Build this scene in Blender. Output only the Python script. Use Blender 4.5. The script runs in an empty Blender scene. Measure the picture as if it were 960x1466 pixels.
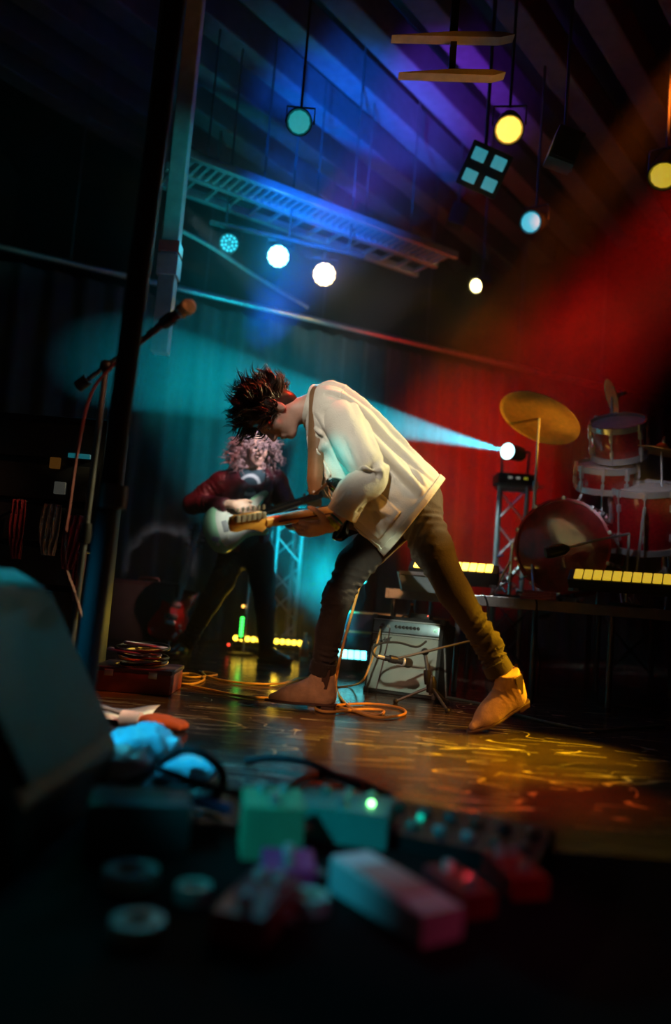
import bpy, bmesh, math, random
import numpy as np
from mathutils import Vector, Matrix, noise

# ------------------------------------------------------------------ camera, world, exposure
SC = bpy.context.scene
COL = SC.collection
PITCH = math.atan(107 / 1150.0); ROLL = math.radians(4.6); EYE = 0.55; FPX = 1150.0
FWD = Vector((0, math.cos(PITCH), math.sin(PITCH)))
UP0 = Vector((0, -math.sin(PITCH), math.cos(PITCH)))
RGT = Vector((1, 0, 0)) * math.cos(ROLL) + UP0 * math.sin(ROLL)
UPV = Vector((-1, 0, 0)) * math.sin(ROLL) + UP0 * math.cos(ROLL)
cam = bpy.data.cameras.new('camera'); camo = bpy.data.objects.new('camera', cam); COL.objects.link(camo)
cam.sensor_fit = 'VERTICAL'; cam.sensor_height = 36; cam.lens = FPX / 1466 * 36
M = Matrix((RGT, UPV, -FWD)).transposed().to_4x4(); M.translation = (0, 0, EYE)
camo.matrix_world = M
cam.dof.use_dof = True; cam.dof.focus_distance = 3.8; cam.dof.aperture_fstop = cam.lens / 38.0
cam.clip_start = 0.05
SC.camera = camo
SC.view_settings.view_transform = 'Standard'; SC.view_settings.look = 'None'
SC.view_settings.gamma = 1; SC.view_settings.use_curve_mapping = False
SC.view_settings.exposure = 0.0
SC.cycles.use_denoising = True
SC.cycles.max_bounces = 5; SC.cycles.volume_bounces = 0; SC.cycles.glossy_bounces = 3; SC.cycles.diffuse_bounces = 2
SC.cycles.sample_clamp_indirect = 4.0
w = bpy.data.worlds.new('venue_dark'); SC.world = w; w.use_nodes = True
w.node_tree.nodes['Background'].inputs[0].default_value = (1.0, 0.36, 0.22, 1)   # dim warm fill added to lift the blacks
w.node_tree.nodes['Background'].inputs[1].default_value = 0.006

def at(x, y, d):
    """a point measured off the photograph, d metres into the stage"""
    v = FWD + RGT * ((x - 480) / FPX) + UPV * ((733 - y) / FPX)
    return Vector((0, 0, EYE)) + v * (d / v.y)
def fl(x, y, z=0.0):
    v = FWD + RGT * ((x - 480) / FPX) + UPV * ((733 - y) / FPX)
    return Vector((0, 0, EYE)) + v * ((z - EYE) / v.z)

def spot(name, loc, target, energy, color, angle, blend=0.3, radius=0.05, parent=None):
    l = bpy.data.lights.new(name, 'SPOT'); l.energy = energy; l.color = color
    l.spot_size = math.radians(angle); l.spot_blend = blend; l.shadow_soft_size = radius
    o = bpy.data.objects.new(name, l); COL.objects.link(o)
    loc = Vector(loc)
    o.rotation_euler = (Vector(target) - loc).to_track_quat('-Z', 'Y').to_euler(); o.location = loc
    if parent is not None:
        o.parent = parent; o.matrix_parent_inverse = Matrix.Translation(-parent.location)
    return o

# front-of-house and side wash, plus added spots without fixtures, some in frame
spot('front_key', (-0.9, -0.2, 3.7), (0.14, 3.55, 1.20), 560, (1.0, 0.92, 0.82), 12, 0.7, 0.03)
spot('hand_orange', (-1.1, 0.4, 1.5), (-0.17, 3.2, 0.97), 190, (1.0, 0.42, 0.16), 6.5, 0.7, 0.03)  # added spot for the fretting hand
spot('boot_warm', (-0.8, 0.5, 1.9), (0.28, 3.55, 0.06), 130, (1.0, 0.50, 0.30), 17, 0.7, 0.03)  # added to brighten the boots
spot('amp_key', (-0.3, 0.8, 1.5), (0.42, 4.35, 0.24), 290, (0.85, 1.0, 0.74), 8, 0.4, 0.03)  # added spot on the amp, no fixture
spot('floor_clutter', (1.0, 1.4, 2.2), (-0.68, 3.05, 0.02), 170, (1.0, 0.66, 0.45), 12, 0.8, 0.04)  # added to pick out the paper and glove
spot('side_amber', (3.4, 2.6, 2.6), (0.45, 3.55, 0.45), 760, (1.0, 0.40, 0.03), 20, 0.6, 0.05)
spot('back_white', (3.3, 3.88, 3.3), (0.15, 3.5, 1.2), 900, (1.0, 0.86, 0.40), 17, 0.4, 0.05)
spot('floor_amber', (3.0, 3.88, 2.7), (0.60, 3.0, 0.0), 2500, (1.0, 0.50, 0.005), 18, 1.0, 0.04)
spot('floor_red', (2.9, 2.6, 2.6), (0.50, 2.45, 0.0), 700, (1.0, 0.10, 0.01), 16, 1.0, 0.04)
spot('red_side', (1.0, 3.88, 3.5), (-0.2, 3.5, 1.25), 320, (1.0, 0.03, 0.01), 15, 0.4, 0.04)
spot('lavender_front', (1.5, 1.8, 3.2), (-0.54, 5.30, 1.42), 1700, (0.94, 0.84, 1.0), 6.2, 1.0, 0.03)
spot('mint_white', (0.1, 1.8, 2.8), (-0.64, 5.10, 0.98), 950, (0.92, 1.0, 0.88), 5.0, 1.0, 0.03)  # added spot on the mint guitar
spot('red_guitar_light', (-0.1, 3.85, 2.7), (-1.28, 6.05, 0.45), 200, (1.0, 0.30, 0.25), 13, 0.9, 0.03)  # added to bring up the parked guitar
spot('cyan_floor_front', (-2.2, 1.5, 2.6), (-0.48, 2.35, 0.05), 520, (0.01, 0.55, 1.0), 13, 0.7, 0.05)
spot('cyan_pedals', (-1.7, 0.5, 2.4), (0.02, 1.62, 0.06), 170, (0.01, 0.75, 0.95), 11, 0.8, 0.04)
spot('magenta_front', (2.0, 0.6, 2.6), (0.22, 1.46, 0.0), 34, (1.0, 0.12, 0.32), 13, 0.9, 0.05)
spot('wedge_teal', (-1.2, 3.8, 2.8), (-0.72, 1.75, 0.45), 45, (0.0, 0.75, 0.55), 16, 0.8, 0.05)
spot('mic_warm', (1.3, 1.6, 2.6), (-0.68, 2.8, 1.42), 90, (1.0, 0.40, 0.18), 11, 0.7, 0.03)  # added warm spot for the vocal mic
spot('kit_amber', (2.0, 3.8, 0.85), (1.24, 5.0, 1.68), 300, (1.0, 0.50, 0.05), 18, 0.9, 0.05)
spot('riser_teal', (-0.5, 2.6, 1.3), (1.0, 4.7, 0.55), 26, (0.0, 0.8, 0.85), 15, 0.8, 0.04)  # added to tint the riser edge, no fixture
spot('kit_white', (0.2, 2.6, 2.2), (1.80, 4.9, 1.2), 85, (0.85, 0.85, 1.0), 15, 0.8, 0.05)
spot('tower_cyan', (-1.0, 4.3, 2.6), (1.30, 6.3, 0.95), 420, (0.55, 0.95, 1.0), 10, 0.6, 0.04)  # no fixture here, added to light the right tower
spot('column_cyan', (0.6, 3.7, 2.4), (-0.98, 4.7, 2.9), 40, (0.0, 0.85, 0.90), 26, 0.8, 0.04)  # added for the pale column, no fixture
spot('roof_blue', (-0.45, 3.85, 1.7), (-0.05, 6.7, 4.6), 3000, (0.002, 0.14, 1.0), 31, 0.9, 0.10)
spot('roof_purple', (-0.2, 3.85, 2.3), (0.70, 6.1, 4.6), 1100, (0.24, 0.03, 0.95), 24, 0.9, 0.10)
spot('truss_cyan', (-1.2, 4.9, 1.4), (-0.75, 5.75, 3.2), 130, (0.01, 0.8, 0.85), 46, 0.9, 0.10)  # added below the truss, no fixture
spot('backdrop_teal', (-0.1, 5.0, 3.0), (-1.25, 7.0, 2.1), 110, (0.01, 0.75, 0.70), 22, 1.0, 0.10)  # added for the drape, no fixture
spot('roof_amber', (1.7, 2.9, 1.9), (0.36, 3.6, 2.95), 22, (1.0, 0.36, 0.015), 20, 0.8, 0.05)  # dedicated spot added for the joists
spot('drum_red', (2.7, 3.6, 3.9), (1.80, 6.7, 2.45), 4600, (1.0, 0.012, 0.006), 28, 1.0, 0.06)
spot('haze_orange', (2.2, 3.6, 4.3), (1.00, 6.5, 2.42), 1700, (1.0, 0.17, 0.01), 14, 1.0, 0.06)

# ------------------------------------------------------------------ materials
MAT = {}
def mat(name, color, rough=0.5, metal=0.0, vary=0.15, scale=14.0, bump=0.0, bscale=120.0, emit=None, estr=0.0, coat=0.0, sheen=0.0, spec=0.5, stretch=(1, 1, 1)):
    if name in MAT: return MAT[name]
    m = bpy.data.materials.new(name); m.use_nodes = True; nt = m.node_tree; b = nt.nodes['Principled BSDF']
    b.inputs['Roughness'].default_value = rough; b.inputs['Metallic'].default_value = metal
    b.inputs['Coat Weight'].default_value = coat; b.inputs['Sheen Weight'].default_value = sheen
    b.inputs['Specular IOR Level'].default_value = spec
    tc = nt.nodes.new('ShaderNodeTexCoord'); mp = nt.nodes.new('ShaderNodeMapping'); mp.inputs['Scale'].default_value = stretch
    nt.links.new(tc.outputs['Object'], mp.inputs[0])
    n = nt.nodes.new('ShaderNodeTexNoise'); n.inputs['Scale'].default_value = scale; n.inputs['Detail'].default_value = 4
    nt.links.new(mp.outputs[0], n.inputs['Vector'])
    r = nt.nodes.new('ShaderNodeValToRGB')
    c = Vector(color[:3])
    r.color_ramp.elements[0].position = 0.3; r.color_ramp.elements[1].position = 0.7
    r.color_ramp.elements[0].color = (*(c * (1 - vary)), 1); r.color_ramp.elements[1].color = (*[min(1, v * (1 + vary)) for v in c], 1)
    nt.links.new(n.outputs['Fac'], r.inputs[0]); nt.links.new(r.outputs[0], b.inputs['Base Color'])
    if bump:
        n2 = nt.nodes.new('ShaderNodeTexNoise'); n2.inputs['Scale'].default_value = bscale; n2.inputs['Detail'].default_value = 3
        nt.links.new(mp.outputs[0], n2.inputs['Vector'])
        bp = nt.nodes.new('ShaderNodeBump'); bp.inputs['Strength'].default_value = bump; bp.inputs['Distance'].default_value = 0.01
        nt.links.new(n2.outputs['Fac'], bp.inputs['Height']); nt.links.new(bp.outputs[0], b.inputs['Normal'])
    if emit:
        b.inputs['Emission Color'].default_value = (*emit, 1); b.inputs['Emission Strength'].default_value = estr
        m.cycles.emission_sampling = 'NONE'
    MAT[name] = m
    return m
def lamp_mat(name, color, strength):
    return mat(name, (0.6, 0.6, 0.6), 0.3, emit=color, estr=strength)

BLACK = mat('black_powder_coat', (0.02, 0.02, 0.022), 0.45, bump=0.1)
BLACKP = mat('black_plastic', (0.018, 0.018, 0.02), 0.35)
RUBBER = mat('black_rubber', (0.012, 0.012, 0.012), 0.6)
CHROME = mat('chrome', (0.75, 0.75, 0.76), 0.22, 0.65, 0.04)
ALU = mat('truss_aluminium', (0.70, 0.71, 0.72), 0.32, 0.85, 0.08)
STEEL = mat('dark_steel', (0.16, 0.16, 0.17), 0.4, 0.7)
TOLEX = mat('black_tolex', (0.016, 0.015, 0.016), 0.6, bump=0.5, bscale=300)
SKIN = mat('skin', (0.62, 0.36, 0.26), 0.5, vary=0.08, scale=25, bump=0.08, bscale=200)

# ------------------------------------------------------------------ mesh helpers
class MB:
    def __init__(s): s.v = []; s.f = []
    def add(s, vs, fs):
        o = len(s.v); s.v += [tuple(x) for x in vs]; s.f += [tuple(i + o for i in q) for q in fs]; return s
    def box(s, c, size, rot=None, bev=0.0):
        c = Vector(c); hx, hy, hz = [q / 2 for q in size]
        if bev:
            bm = bmesh.new(); bmesh.ops.create_cube(bm, size=1)
            for v in bm.verts: v.co = Vector((v.co.x * size[0], v.co.y * size[1], v.co.z * size[2]))
            bmesh.ops.bevel(bm, geom=bm.edges[:], offset=bev, segments=2, affect='EDGES', profile=0.6)
            bm.verts.index_update(); vs = [v.co.copy() for v in bm.verts]; fs = [[v.index for v in f.verts] for f in bm.faces]; bm.free()
        else:
            vs = [Vector((x, y, z)) for x in (-hx, hx) for y in (-hy, hy) for z in (-hz, hz)]
            fs = [(0, 1, 3, 2), (4, 6, 7, 5), (0, 4, 5, 1), (2, 3, 7, 6), (0, 2, 6, 4), (1, 5, 7, 3)]
        if rot is not None: vs = [rot @ v for v in vs]
        return s.add([c + v for v in vs], fs)
    def tube(s, path, rad, n=8, cap=True, flat=None, closed=False):
        P = [Vector(p) for p in path]; m = len(P)
        R = rad if isinstance(rad, (list, tuple)) else [rad] * m
        rings = []; side = None
        for i in range(m):
            if closed: t = P[(i + 1) % m] - P[i - 1]
            else: t = P[min(i + 1, m - 1)] - P[max(i - 1, 0)]
            if t.length < 1e-9: t = Vector((0, 0, 1))
            t.normalize()
            if side is None:
                a = Vector((0, 0, 1)) if abs(t.z) < 0.9 else Vector((1, 0, 0)); side = t.cross(a).normalized()
            side = (side - t * side.dot(t)); side = side.normalized() if side.length > 1e-6 else t.orthogonal().normalized()
            b = t.cross(side)
            fl_ = flat or 1.0
            rings.append([P[i] + side * math.cos(2 * math.pi * k / n) * R[i] + b * math.sin(2 * math.pi * k / n) * R[i] * fl_ for k in range(n)])
        vs = [v for r_ in rings for v in r_]; fs = []
        for i in range(m if closed else m - 1):
            j = (i + 1) % m
            for k in range(n):
                k2 = (k + 1) % n; fs.append((i * n + k, i * n + k2, j * n + k2, j * n + k))
        if cap and not closed: fs.append(tuple(range(n - 1, -1, -1))); fs.append(tuple((m - 1) * n + k for k in range(n)))
        return s.add(vs, fs)
    def lathe(s, prof, c=(0, 0, 0), axis=(0, 0, 1), n=24):
        """prof: (radius, height) along axis"""
        c = Vector(c); q = Vector((0, 0, 1)).rotation_difference(Vector(axis).normalized())
        vs = []; fs = []; m = len(prof)
        for r_, h in prof:
            for k in range(n):
                a = 2 * math.pi * k / n; vs.append(c + q @ Vector((r_ * math.cos(a), r_ * math.sin(a), h)))
        for i in range(m - 1):
            for k in range(n):
                k2 = (k + 1) % n; fs.append((i * n + k, i * n + k2, (i + 1) * n + k2, (i + 1) * n + k))
        if prof[0][0] > 1e-6: fs.append(tuple(range(n - 1, -1, -1)))
        if prof[-1][0] > 1e-6: fs.append(tuple((m - 1) * n + k for k in range(n)))
        return s.add(vs, fs)
    def sphere(s, c, r, n=12, sc=(1, 1, 1)):
        m = max(6, n // 2)
        prof = [(max(1e-7, r * math.sin(math.pi * i / m)), -r * math.cos(math.pi * i / m)) for i in range(m + 1)]
        o = len(s.v); s.lathe(prof, (0, 0, 0), n=n); c = Vector(c)
        for i in range(o, len(s.v)): v = s.v[i]; s.v[i] = (c.x + v[0] * sc[0], c.y + v[1] * sc[1], c.z + v[2] * sc[2])
        return s
    def prism(s, pts, z0, z1, fn=None, inset=0.0):
        """outline pts (x, y) raised from z0 to z1; edges rounded over by inset"""
        n = len(pts); P = [Vector((p[0], p[1])) for p in pts]
        cx = sum((p.x for p in P)) / n; cy = sum((p.y for p in P)) / n
        def off(d):
            r_ = []
            for i in range(n):
                t = (P[(i + 1) % n] - P[i - 1]); nn = Vector((t.y, -t.x)); nn = nn.normalized() if nn.length > 1e-9 else nn
                if False: pass
                r_.append(P[i] - nn * d)
            return r_
        area = sum(P[i - 1].x * P[i].y - P[i].x * P[i - 1].y for i in range(n))
        sg = 1 if area > 0 else -1
        lv = [(z0, inset), (z0 + inset, 0), (z1 - inset, 0), (z1, inset)] if inset else [(z0, 0), (z1, 0)]
        vs = []
        for z, d in lv: vs += [Vector((p.x, p.y, z)) for p in off(d * sg)]
        fs = []
        for i in range(len(lv) - 1):
            for k in range(n):
                k2 = (k + 1) % n; fs.append((i * n + k, i * n + k2, (i + 1) * n + k2, (i + 1) * n + k))
        fs.append(tuple(range(n - 1, -1, -1))); fs.append(tuple((len(lv) - 1) * n + k for k in range(n)))
        if fn: vs = [fn(v) for v in vs]
        return s.add(vs, fs)
    def mesh(s, name, org=(0, 0, 0)):
        me = bpy.data.meshes.new(name); ox, oy, oz = org
        me.from_pydata([(a - ox, b - oy, c - oz) for a, b, c in s.v], [], s.f); me.update(); return me
def smooth(me, ang=40):
    for p in me.polygons: p.use_smooth = True
    try: me.set_sharp_from_angle(angle=math.radians(ang))
    except Exception: pass

def link(name, me, m, parent=None, ang=40):
    if ang: smooth(me, ang)
    if m is not None and not me.materials: me.materials.append(m)
    o = bpy.data.objects.new(name, me); COL.objects.link(o)
    if parent is not None: o.parent = parent
    return o
def root_of(o):
    while o.parent is not None: o = o.parent
    return o
def part(name, mb, m, parent, ang=40):
    """mb in world coordinates when the thing's root is unrotated; stored relative to that root"""
    return link(name, mb.mesh(name, root_of(parent).location), m, parent, ang)
def lpart(name, mb, m, parent, ang=40):
    """mb in the thing's own coordinates"""
    return link(name, mb.mesh(name), m, parent, ang)
def tag(o, label, cat, group=None):
    o['label'] = label; o['category'] = cat
    if group: o['group'] = group
    return o
def thing(name, label, cat, loc=(0, 0, 0), rot=None, group=None):
    o = bpy.data.objects.new(name, None); COL.objects.link(o); o.location = loc
    o.empty_display_size = 0.1
    if rot is not None: o.rotation_euler = rot.to_euler() if hasattr(rot, 'to_euler') else rot
    return tag(o, label, cat, group)
def single(name, mb, m, label, cat, loc=None, group=None, ang=40):
    """a thing of one mesh; world coordinates, origin at loc"""
    if loc is None:
        a = np.array(mb.v); loc = (float(a[:, 0].mean()), float(a[:, 1].mean()), float(a[:, 2].min()))
    o = link(name, mb.mesh(name, loc), m, None, ang); o.location = loc
    return tag(o, label, cat, group)
def struct(name, mb, m, parent=None, ang=0):
    o = link(name, mb.mesh(name), m, parent, ang); o['kind'] = 'structure'; return o
def axes(x, zhint):
    x = Vector(x).normalized(); z = Vector(zhint); z = (z - x * z.dot(x)).normalized(); y = z.cross(x)
    return Matrix((x, y, z)).transposed()
def cat_rom(pts, n=8, closed=False):
    P = [Vector(p) for p in pts]; m = len(P); out = []
    for i in range(m if closed else m - 1):
        if closed: a, b, c, d = P[i - 1], P[i], P[(i + 1) % m], P[(i + 2) % m]
        else: a, b, c, d = P[max(i - 1, 0)], P[i], P[i + 1], P[min(i + 2, m - 1)]
        for k in range(n):
            t = k / n
            out.append(0.5 * ((2 * b) + (c - a) * t + (2 * a - 5 * b + 4 * c - d) * t * t + (3 * b - a - 3 * c + d) * t ** 3))
    if not closed: out.append(P[-1])
    return out

# ------------------------------------------------------------------ distance-field bodies (one continuous skin)
def cone(a, b, ra, rb, k=0.02, wr=None, neg=False): return ('cone', Vector(a), Vector(b), ra, rb, k, wr, neg)
def ell(c, r, ax=None, k=0.02, neg=False): return ('ell', Vector(c), ax if ax is not None else Matrix.Identity(3), Vector(r), None, k, None, neg)
def field_mesh(prims, vox, cuts=()):
    lo = np.array([1e9] * 3); hi = -lo
    for p in prims:
        if p[7]: continue
        pts = [np.array(p[1])] + ([np.array(p[2])] if p[0] == 'cone' else [])
        rr = max(p[3], p[4]) if p[0] == 'cone' else max(p[3])
        for q in pts: lo = np.minimum(lo, q - rr - 3 * vox - .01); hi = np.maximum(hi, q + rr + 3 * vox + .01)
    n = np.ceil((hi - lo) / vox).astype(int) + 1
    D = np.full(n, 1.0, dtype=np.float32)
    for p in prims:
        k = p[5]
        pts = [np.array(p[1])] + ([np.array(p[2])] if p[0] == 'cone' else [])
        rr = (max(p[3], p[4]) if p[0] == 'cone' else max(p[3])) + k + 3 * vox
        a = np.maximum(0, np.floor((np.min(pts, axis=0) - rr - lo) / vox).astype(int)); b = np.minimum(n, np.ceil((np.max(pts, axis=0) + rr - lo) / vox).astype(int) + 1)
        if np.any(b <= a): continue
        g = np.stack(np.meshgrid(*[lo[i] + vox * np.arange(a[i], b[i]) for i in range(3)], indexing='ij'), -1)
        if p[0] == 'cone':
            A = np.array(p[1]); BA = np.array(p[2]) - A; L2 = max(1e-12, BA @ BA)
            t = np.clip(((g - A) @ BA) / L2, 0, 1); d = np.linalg.norm(g - A - t[..., None] * BA, axis=-1) - (p[3] + (p[4] - p[3]) * t)
            if p[6]:
                am, fq, ph = p[6]; s_ = t * math.sqrt(L2)
                e_ = np.cross(BA / math.sqrt(L2), [0.3 * math.sin(ph), 1.0, 0.2]); w_ = (g - A) @ e_
                q1 = np.sin(fq * s_ + ph + 26 * w_ + 1.8 * np.sin(19 * g[..., 0] + ph) + 1.6 * np.sin(23 * g[..., 1] + 2 * ph)); q2 = np.sin(fq * 1.55 * s_ - 34 * w_ + 2.3 * ph + 1.5 * np.sin(31 * g[..., 2]))
                env = np.clip(0.5 + 0.9 * np.sin(13 * s_ + 9 * w_ + 2.1 * ph), 0, 1.2)
                d = d + am * (np.abs(q1) - 0.5 + 0.6 * np.abs(q2) - 0.3) * 1.3 * env
        else:
            X = np.array(p[2]); q = (g - np.array(p[1])) @ X; r_ = np.array(p[3])
            k0 = np.linalg.norm(q / r_, axis=-1); k1 = np.linalg.norm(q / r_ ** 2, axis=-1) + 1e-9; d = k0 * (k0 - 1) / k1
        sl = tuple(slice(a[i], b[i]) for i in range(3)); o = D[sl]
        if p[7]:
            h = np.maximum(k - np.abs(o + d), 0) / k; D[sl] = np.maximum(o, -d) + h * h * k * 0.25
        else:
            h = np.maximum(k - np.abs(o - d), 0) / k; D[sl] = np.minimum(o, d) - h * h * k * 0.25
    if cuts:
        g = np.stack(np.meshgrid(*[lo[i] + vox * np.arange(n[i]) for i in range(3)], indexing='ij'), -1)
        for c, nn in cuts: D = np.maximum(D, (g - np.array(c)) @ np.array(Vector(nn).normalized()))
    S = D < 0
    cs = np.zeros(n - 1, dtype=np.int8)
    for i in (0, 1):
        for j in (0, 1):
            for k in (0, 1): cs += S[i:n[0] - 1 + i, j:n[1] - 1 + j, k:n[2] - 1 + k]
    act = np.argwhere((cs > 0) & (cs < 8))
    idx = -np.ones(n - 1, dtype=np.int64); idx[tuple(act.T)] = np.arange(len(act))
    acc = np.zeros((len(act), 3)); cnt = np.zeros(len(act))
    cor = [(i, j, k) for i in (0, 1) for j in (0, 1) for k in (0, 1)]
    for u in cor:
        for ax_ in range(3):
            if u[ax_]: continue
            v = list(u); v[ax_] = 1
            du = D[tuple((act + u).T)]; dv = D[tuple((act + v).T)]
            mk = (du < 0) != (dv < 0); t = np.where(mk, du / np.where(mk, du - dv, 1), 0)
            pt = np.array(u, float)[None] + t[:, None] * (np.array(v) - np.array(u))[None]
            acc += np.where(mk[:, None], pt, 0); cnt += mk
    V = lo + vox * (act + acc / np.maximum(cnt, 1)[:, None])
    Q = []
    for ax_ in range(3):
        o1, o2 = (ax_ + 1) % 3, (ax_ + 2) % 3
        s0 = [slice(None)] * 3; s1 = [slice(None)] * 3; s0[ax_] = slice(0, n[ax_] - 1); s1[ax_] = slice(1, n[ax_])
        ch = S[tuple(s0)] != S[tuple(s1)]
        e = np.argwhere(ch); e = e[(e[:, o1] > 0) & (e[:, o2] > 0) & (e[:, o1] < n[o1] - 1) & (e[:, o2] < n[o2] - 1)]
        q = []
        for d1, d2 in ((0, 0), (-1, 0), (-1, -1), (0, -1)):
            c = e.copy(); c[:, o1] += d1; c[:, o2] += d2; q.append(idx[tuple(c.T)])
        q = np.stack(q, 1); fl_ = S[tuple(e.T)]
        q[fl_] = q[fl_][:, ::-1]; q = q[:, ::-1]
        Q.append(q[(q >= 0).all(1)])
    Q = np.concatenate(Q)
    mb = MB(); mb.v = [tuple(x) for x in V.tolist()]; mb.f = [tuple(x) for x in Q.tolist()]
    return mb

# ================================================================== the setting
def floor_material():
    m = bpy.data.materials.new('scuffed_stage_deck'); m.use_nodes = True; nt = m.node_tree; b = nt.nodes['Principled BSDF']; L = nt.links.new
    tc = nt.nodes.new('ShaderNodeTexCoord')
    def nz(scale, det, stretch=(1, 1, 1), rot=0.0, dist=0.0):
        mp = nt.nodes.new('ShaderNodeMapping'); mp.inputs['Scale'].default_value = stretch; mp.inputs['Rotation'].default_value = (0, 0, rot)
        n = nt.nodes.new('ShaderNodeTexNoise'); n.inputs['Scale'].default_value = scale; n.inputs['Detail'].default_value = det; n.inputs['Distortion'].default_value = dist
        L(tc.outputs['Object'], mp.inputs[0]); L(mp.outputs[0], n.inputs['Vector']); return n.outputs['Fac']
    def math_(op, a, bb=None):
        q = nt.nodes.new('ShaderNodeMath'); q.operation = op
        for i, v in enumerate((a, bb)):
            if v is None: continue
            if isinstance(v, (int, float)): q.inputs[i].default_value = v
            else: L(v, q.inputs[i])
        return q.outputs[0]
    def line(src, width):       # thin contour lines of a noise field read as scratches
        a = math_('ABSOLUTE', math_('SUBTRACT', src, 0.5)); c = math_('SUBTRACT', 1.0, math_('DIVIDE', a, width)); return math_('MAXIMUM', c, 0.0)
    s1 = math_('MULTIPLY', line(nz(2.0, 0.3, (0.55, 2.6, 1), 0.22, 0.05), 0.008), math_('GREATER_THAN', nz(4.0, 2), 0.50))
    s2 = math_('MULTIPLY', line(nz(1.9, 0.8, (1, 1.3, 1), -0.4, 0.9), 0.004), math_('GREATER_THAN', nz(2.6, 2, rot=0.7), 0.56))
    s3 = math_('MULTIPLY', line(nz(2.4, 0.3, (0.45, 3.2, 1), -0.30, 0.05), 0.010), math_('GREATER_THAN', nz(5.0, 3, rot=1.3), 0.50))
    s4 = math_('MULTIPLY', line(nz(3.4, 0.3, (0.4, 2.6, 1), 0.75, 0.05), 0.009), math_('GREATER_THAN', nz(6.0, 3, rot=2.1), 0.53))
    s3 = math_('MULTIPLY', math_('ADD', s3, s4), 0.8)
    sc = math_('MINIMUM', math_('ADD', math_('ADD', s1, s2), s3), 1.0)
    r = nt.nodes.new('ShaderNodeValToRGB'); r.color_ramp.elements[0].position = 0.3; r.color_ramp.elements[1].position = 0.72
    r.color_ramp.elements[0].color = (0.028, 0.018, 0.018, 1); r.color_ramp.elements[1].color = (0.085, 0.055, 0.045, 1)
    L(nz(3.0, 6, (1, 2.5, 1)), r.inputs[0])
    mx = nt.nodes.new('ShaderNodeMix'); mx.data_type = 'RGBA'; L(sc, mx.inputs['Factor']); L(r.outputs[0], mx.inputs['A']); mx.inputs['B'].default_value = (0.75, 0.68, 0.5, 1)
    L(mx.outputs['Result'], b.inputs['Base Color'])
    rr = nt.nodes.new('ShaderNodeMapRange'); L(nz(9.0, 5, (1, 3, 1)), rr.inputs[0]); rr.inputs[1].default_value = 0.3; rr.inputs[2].default_value = 0.7; rr.inputs[3].default_value = 0.17; rr.inputs[4].default_value = 0.27
    L(rr.outputs[0], b.inputs['Roughness']); b.inputs['Specular IOR Level'].default_value = 0.38
    bp = nt.nodes.new('ShaderNodeBump'); bp.inputs['Strength'].default_value = 0.04; bp.inputs['Distance'].default_value = 0.002
    L(nz(45.0, 4, (1, 1.6, 1)), bp.inputs['Height']); L(bp.outputs[0], b.inputs['Normal'])
    return m
WALLM = mat('black_wall_paint', (0.02, 0.017, 0.017), 0.85, bump=0.3, bscale=12)
DRAPE = mat('dark_green_stage_drape', (0.05, 0.055, 0.05), 0.9, bump=0.3, bscale=160, sheen=0.2)
CEILM = mat('dark_roof_lining', (0.03, 0.03, 0.032), 0.9)
RAFT = mat('painted_rafter', (0.13, 0.13, 0.15), 0.7)
struct('floor', MB().box((0.3, 4.9, -0.1), (9.0, 9.2, 0.2)), floor_material())
MATM = mat('shade_mat_black', (0.012, 0.009, 0.009), 0.95, spec=0.08, bump=0.4, bscale=60)
single('shade_mat', MB().box((0.3, 1.07, 0.002), (7.6, 1.56, 0.005), None, 0.001), MATM, 'added matte black mat darkening the front of the stage under the pedals', 'mat', ang=0)  # added to keep the front of the deck black
struct('wall_back', MB().box((0.3, 9.55, 2.6), (9.2, 0.1, 5.4)), WALLM)
struct('wall_left', MB().box((-4.25, 4.9, 2.6), (0.1, 9.4, 5.4)), WALLM)
struct('wall_right', MB().box((4.85, 4.9, 2.6), (0.1, 9.4, 5.4)), WALLM)
ceil = struct('ceiling', MB().box((0.3, 4.9, 5.31), (9.2, 9.4, 0.1)), CEILM)
# rafters run diagonally away over the stage
rd = Vector((0.616, 0.788, 0)); rn = Vector((0.788, -0.616, 0))
rot = Matrix((rd, -rn, Vector((0, 0, 1)))).transposed()
base = Vector((0.0, 6.2, 4.62))
for i in range(-5, 7):
    c = base + rn * (i * 0.47)
    t0, t1 = -3.2, 3.6
    t1 = min(t1, (4.7 - c.x) / rd.x, (9.4 - c.y) / rd.y); t0 = max(t0, (-4.1 - c.x) / rd.x, (3.2 - c.y) / rd.y)
    if t1 - t0 < 0.8: continue
    p0 = c + rd * t0; p1 = c + rd * t1
    b_ = MB().box((p0 + p1) / 2, ((p1 - p0).length, 0.20, 0.28), rot, 0.02)
    link('rafter', b_.mesh('rafter'), RAFT, ceil, 0)
# cross joists at the front of the roof, tapered bottom flange
for (x0, y0, x1, y1) in ((560, 56, 735, 60), (570, 109, 722, 114)):
    a = at(x0, y0, 3.6); b2 = at(x1, y1, 3.6); mid = (a + b2) / 2; L_ = (b2 - a).length
    m_ = MB().prism([(-L_ / 2, 0.0), (L_ * 0.38, 0.0), (L_ / 2, 0.018), (L_ * 0.38, 0.030), (0, 0.026)], -0.03, 0.03)
    rt = axes(b2 - a, (0, -1, 0))
    m_.v = [tuple(mid + rt @ Vector(v)) for v in m_.v]
    jo = single('roof_joist', m_, mat('galvanised_joist', (0.75, 0.6, 0.4), 0.6), 'thin tapered roof joist glowing amber ' + ('below its twin, under the roof' if y0 > 80 else 'highest under the roof'), 'joist', ang=0)
    m2 = MB().box(mid + Vector((0, 0.02, 0.83)), (0.03, 0.03, 1.64)); part('hanger', m2, BLACK, jo, 0)

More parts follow.
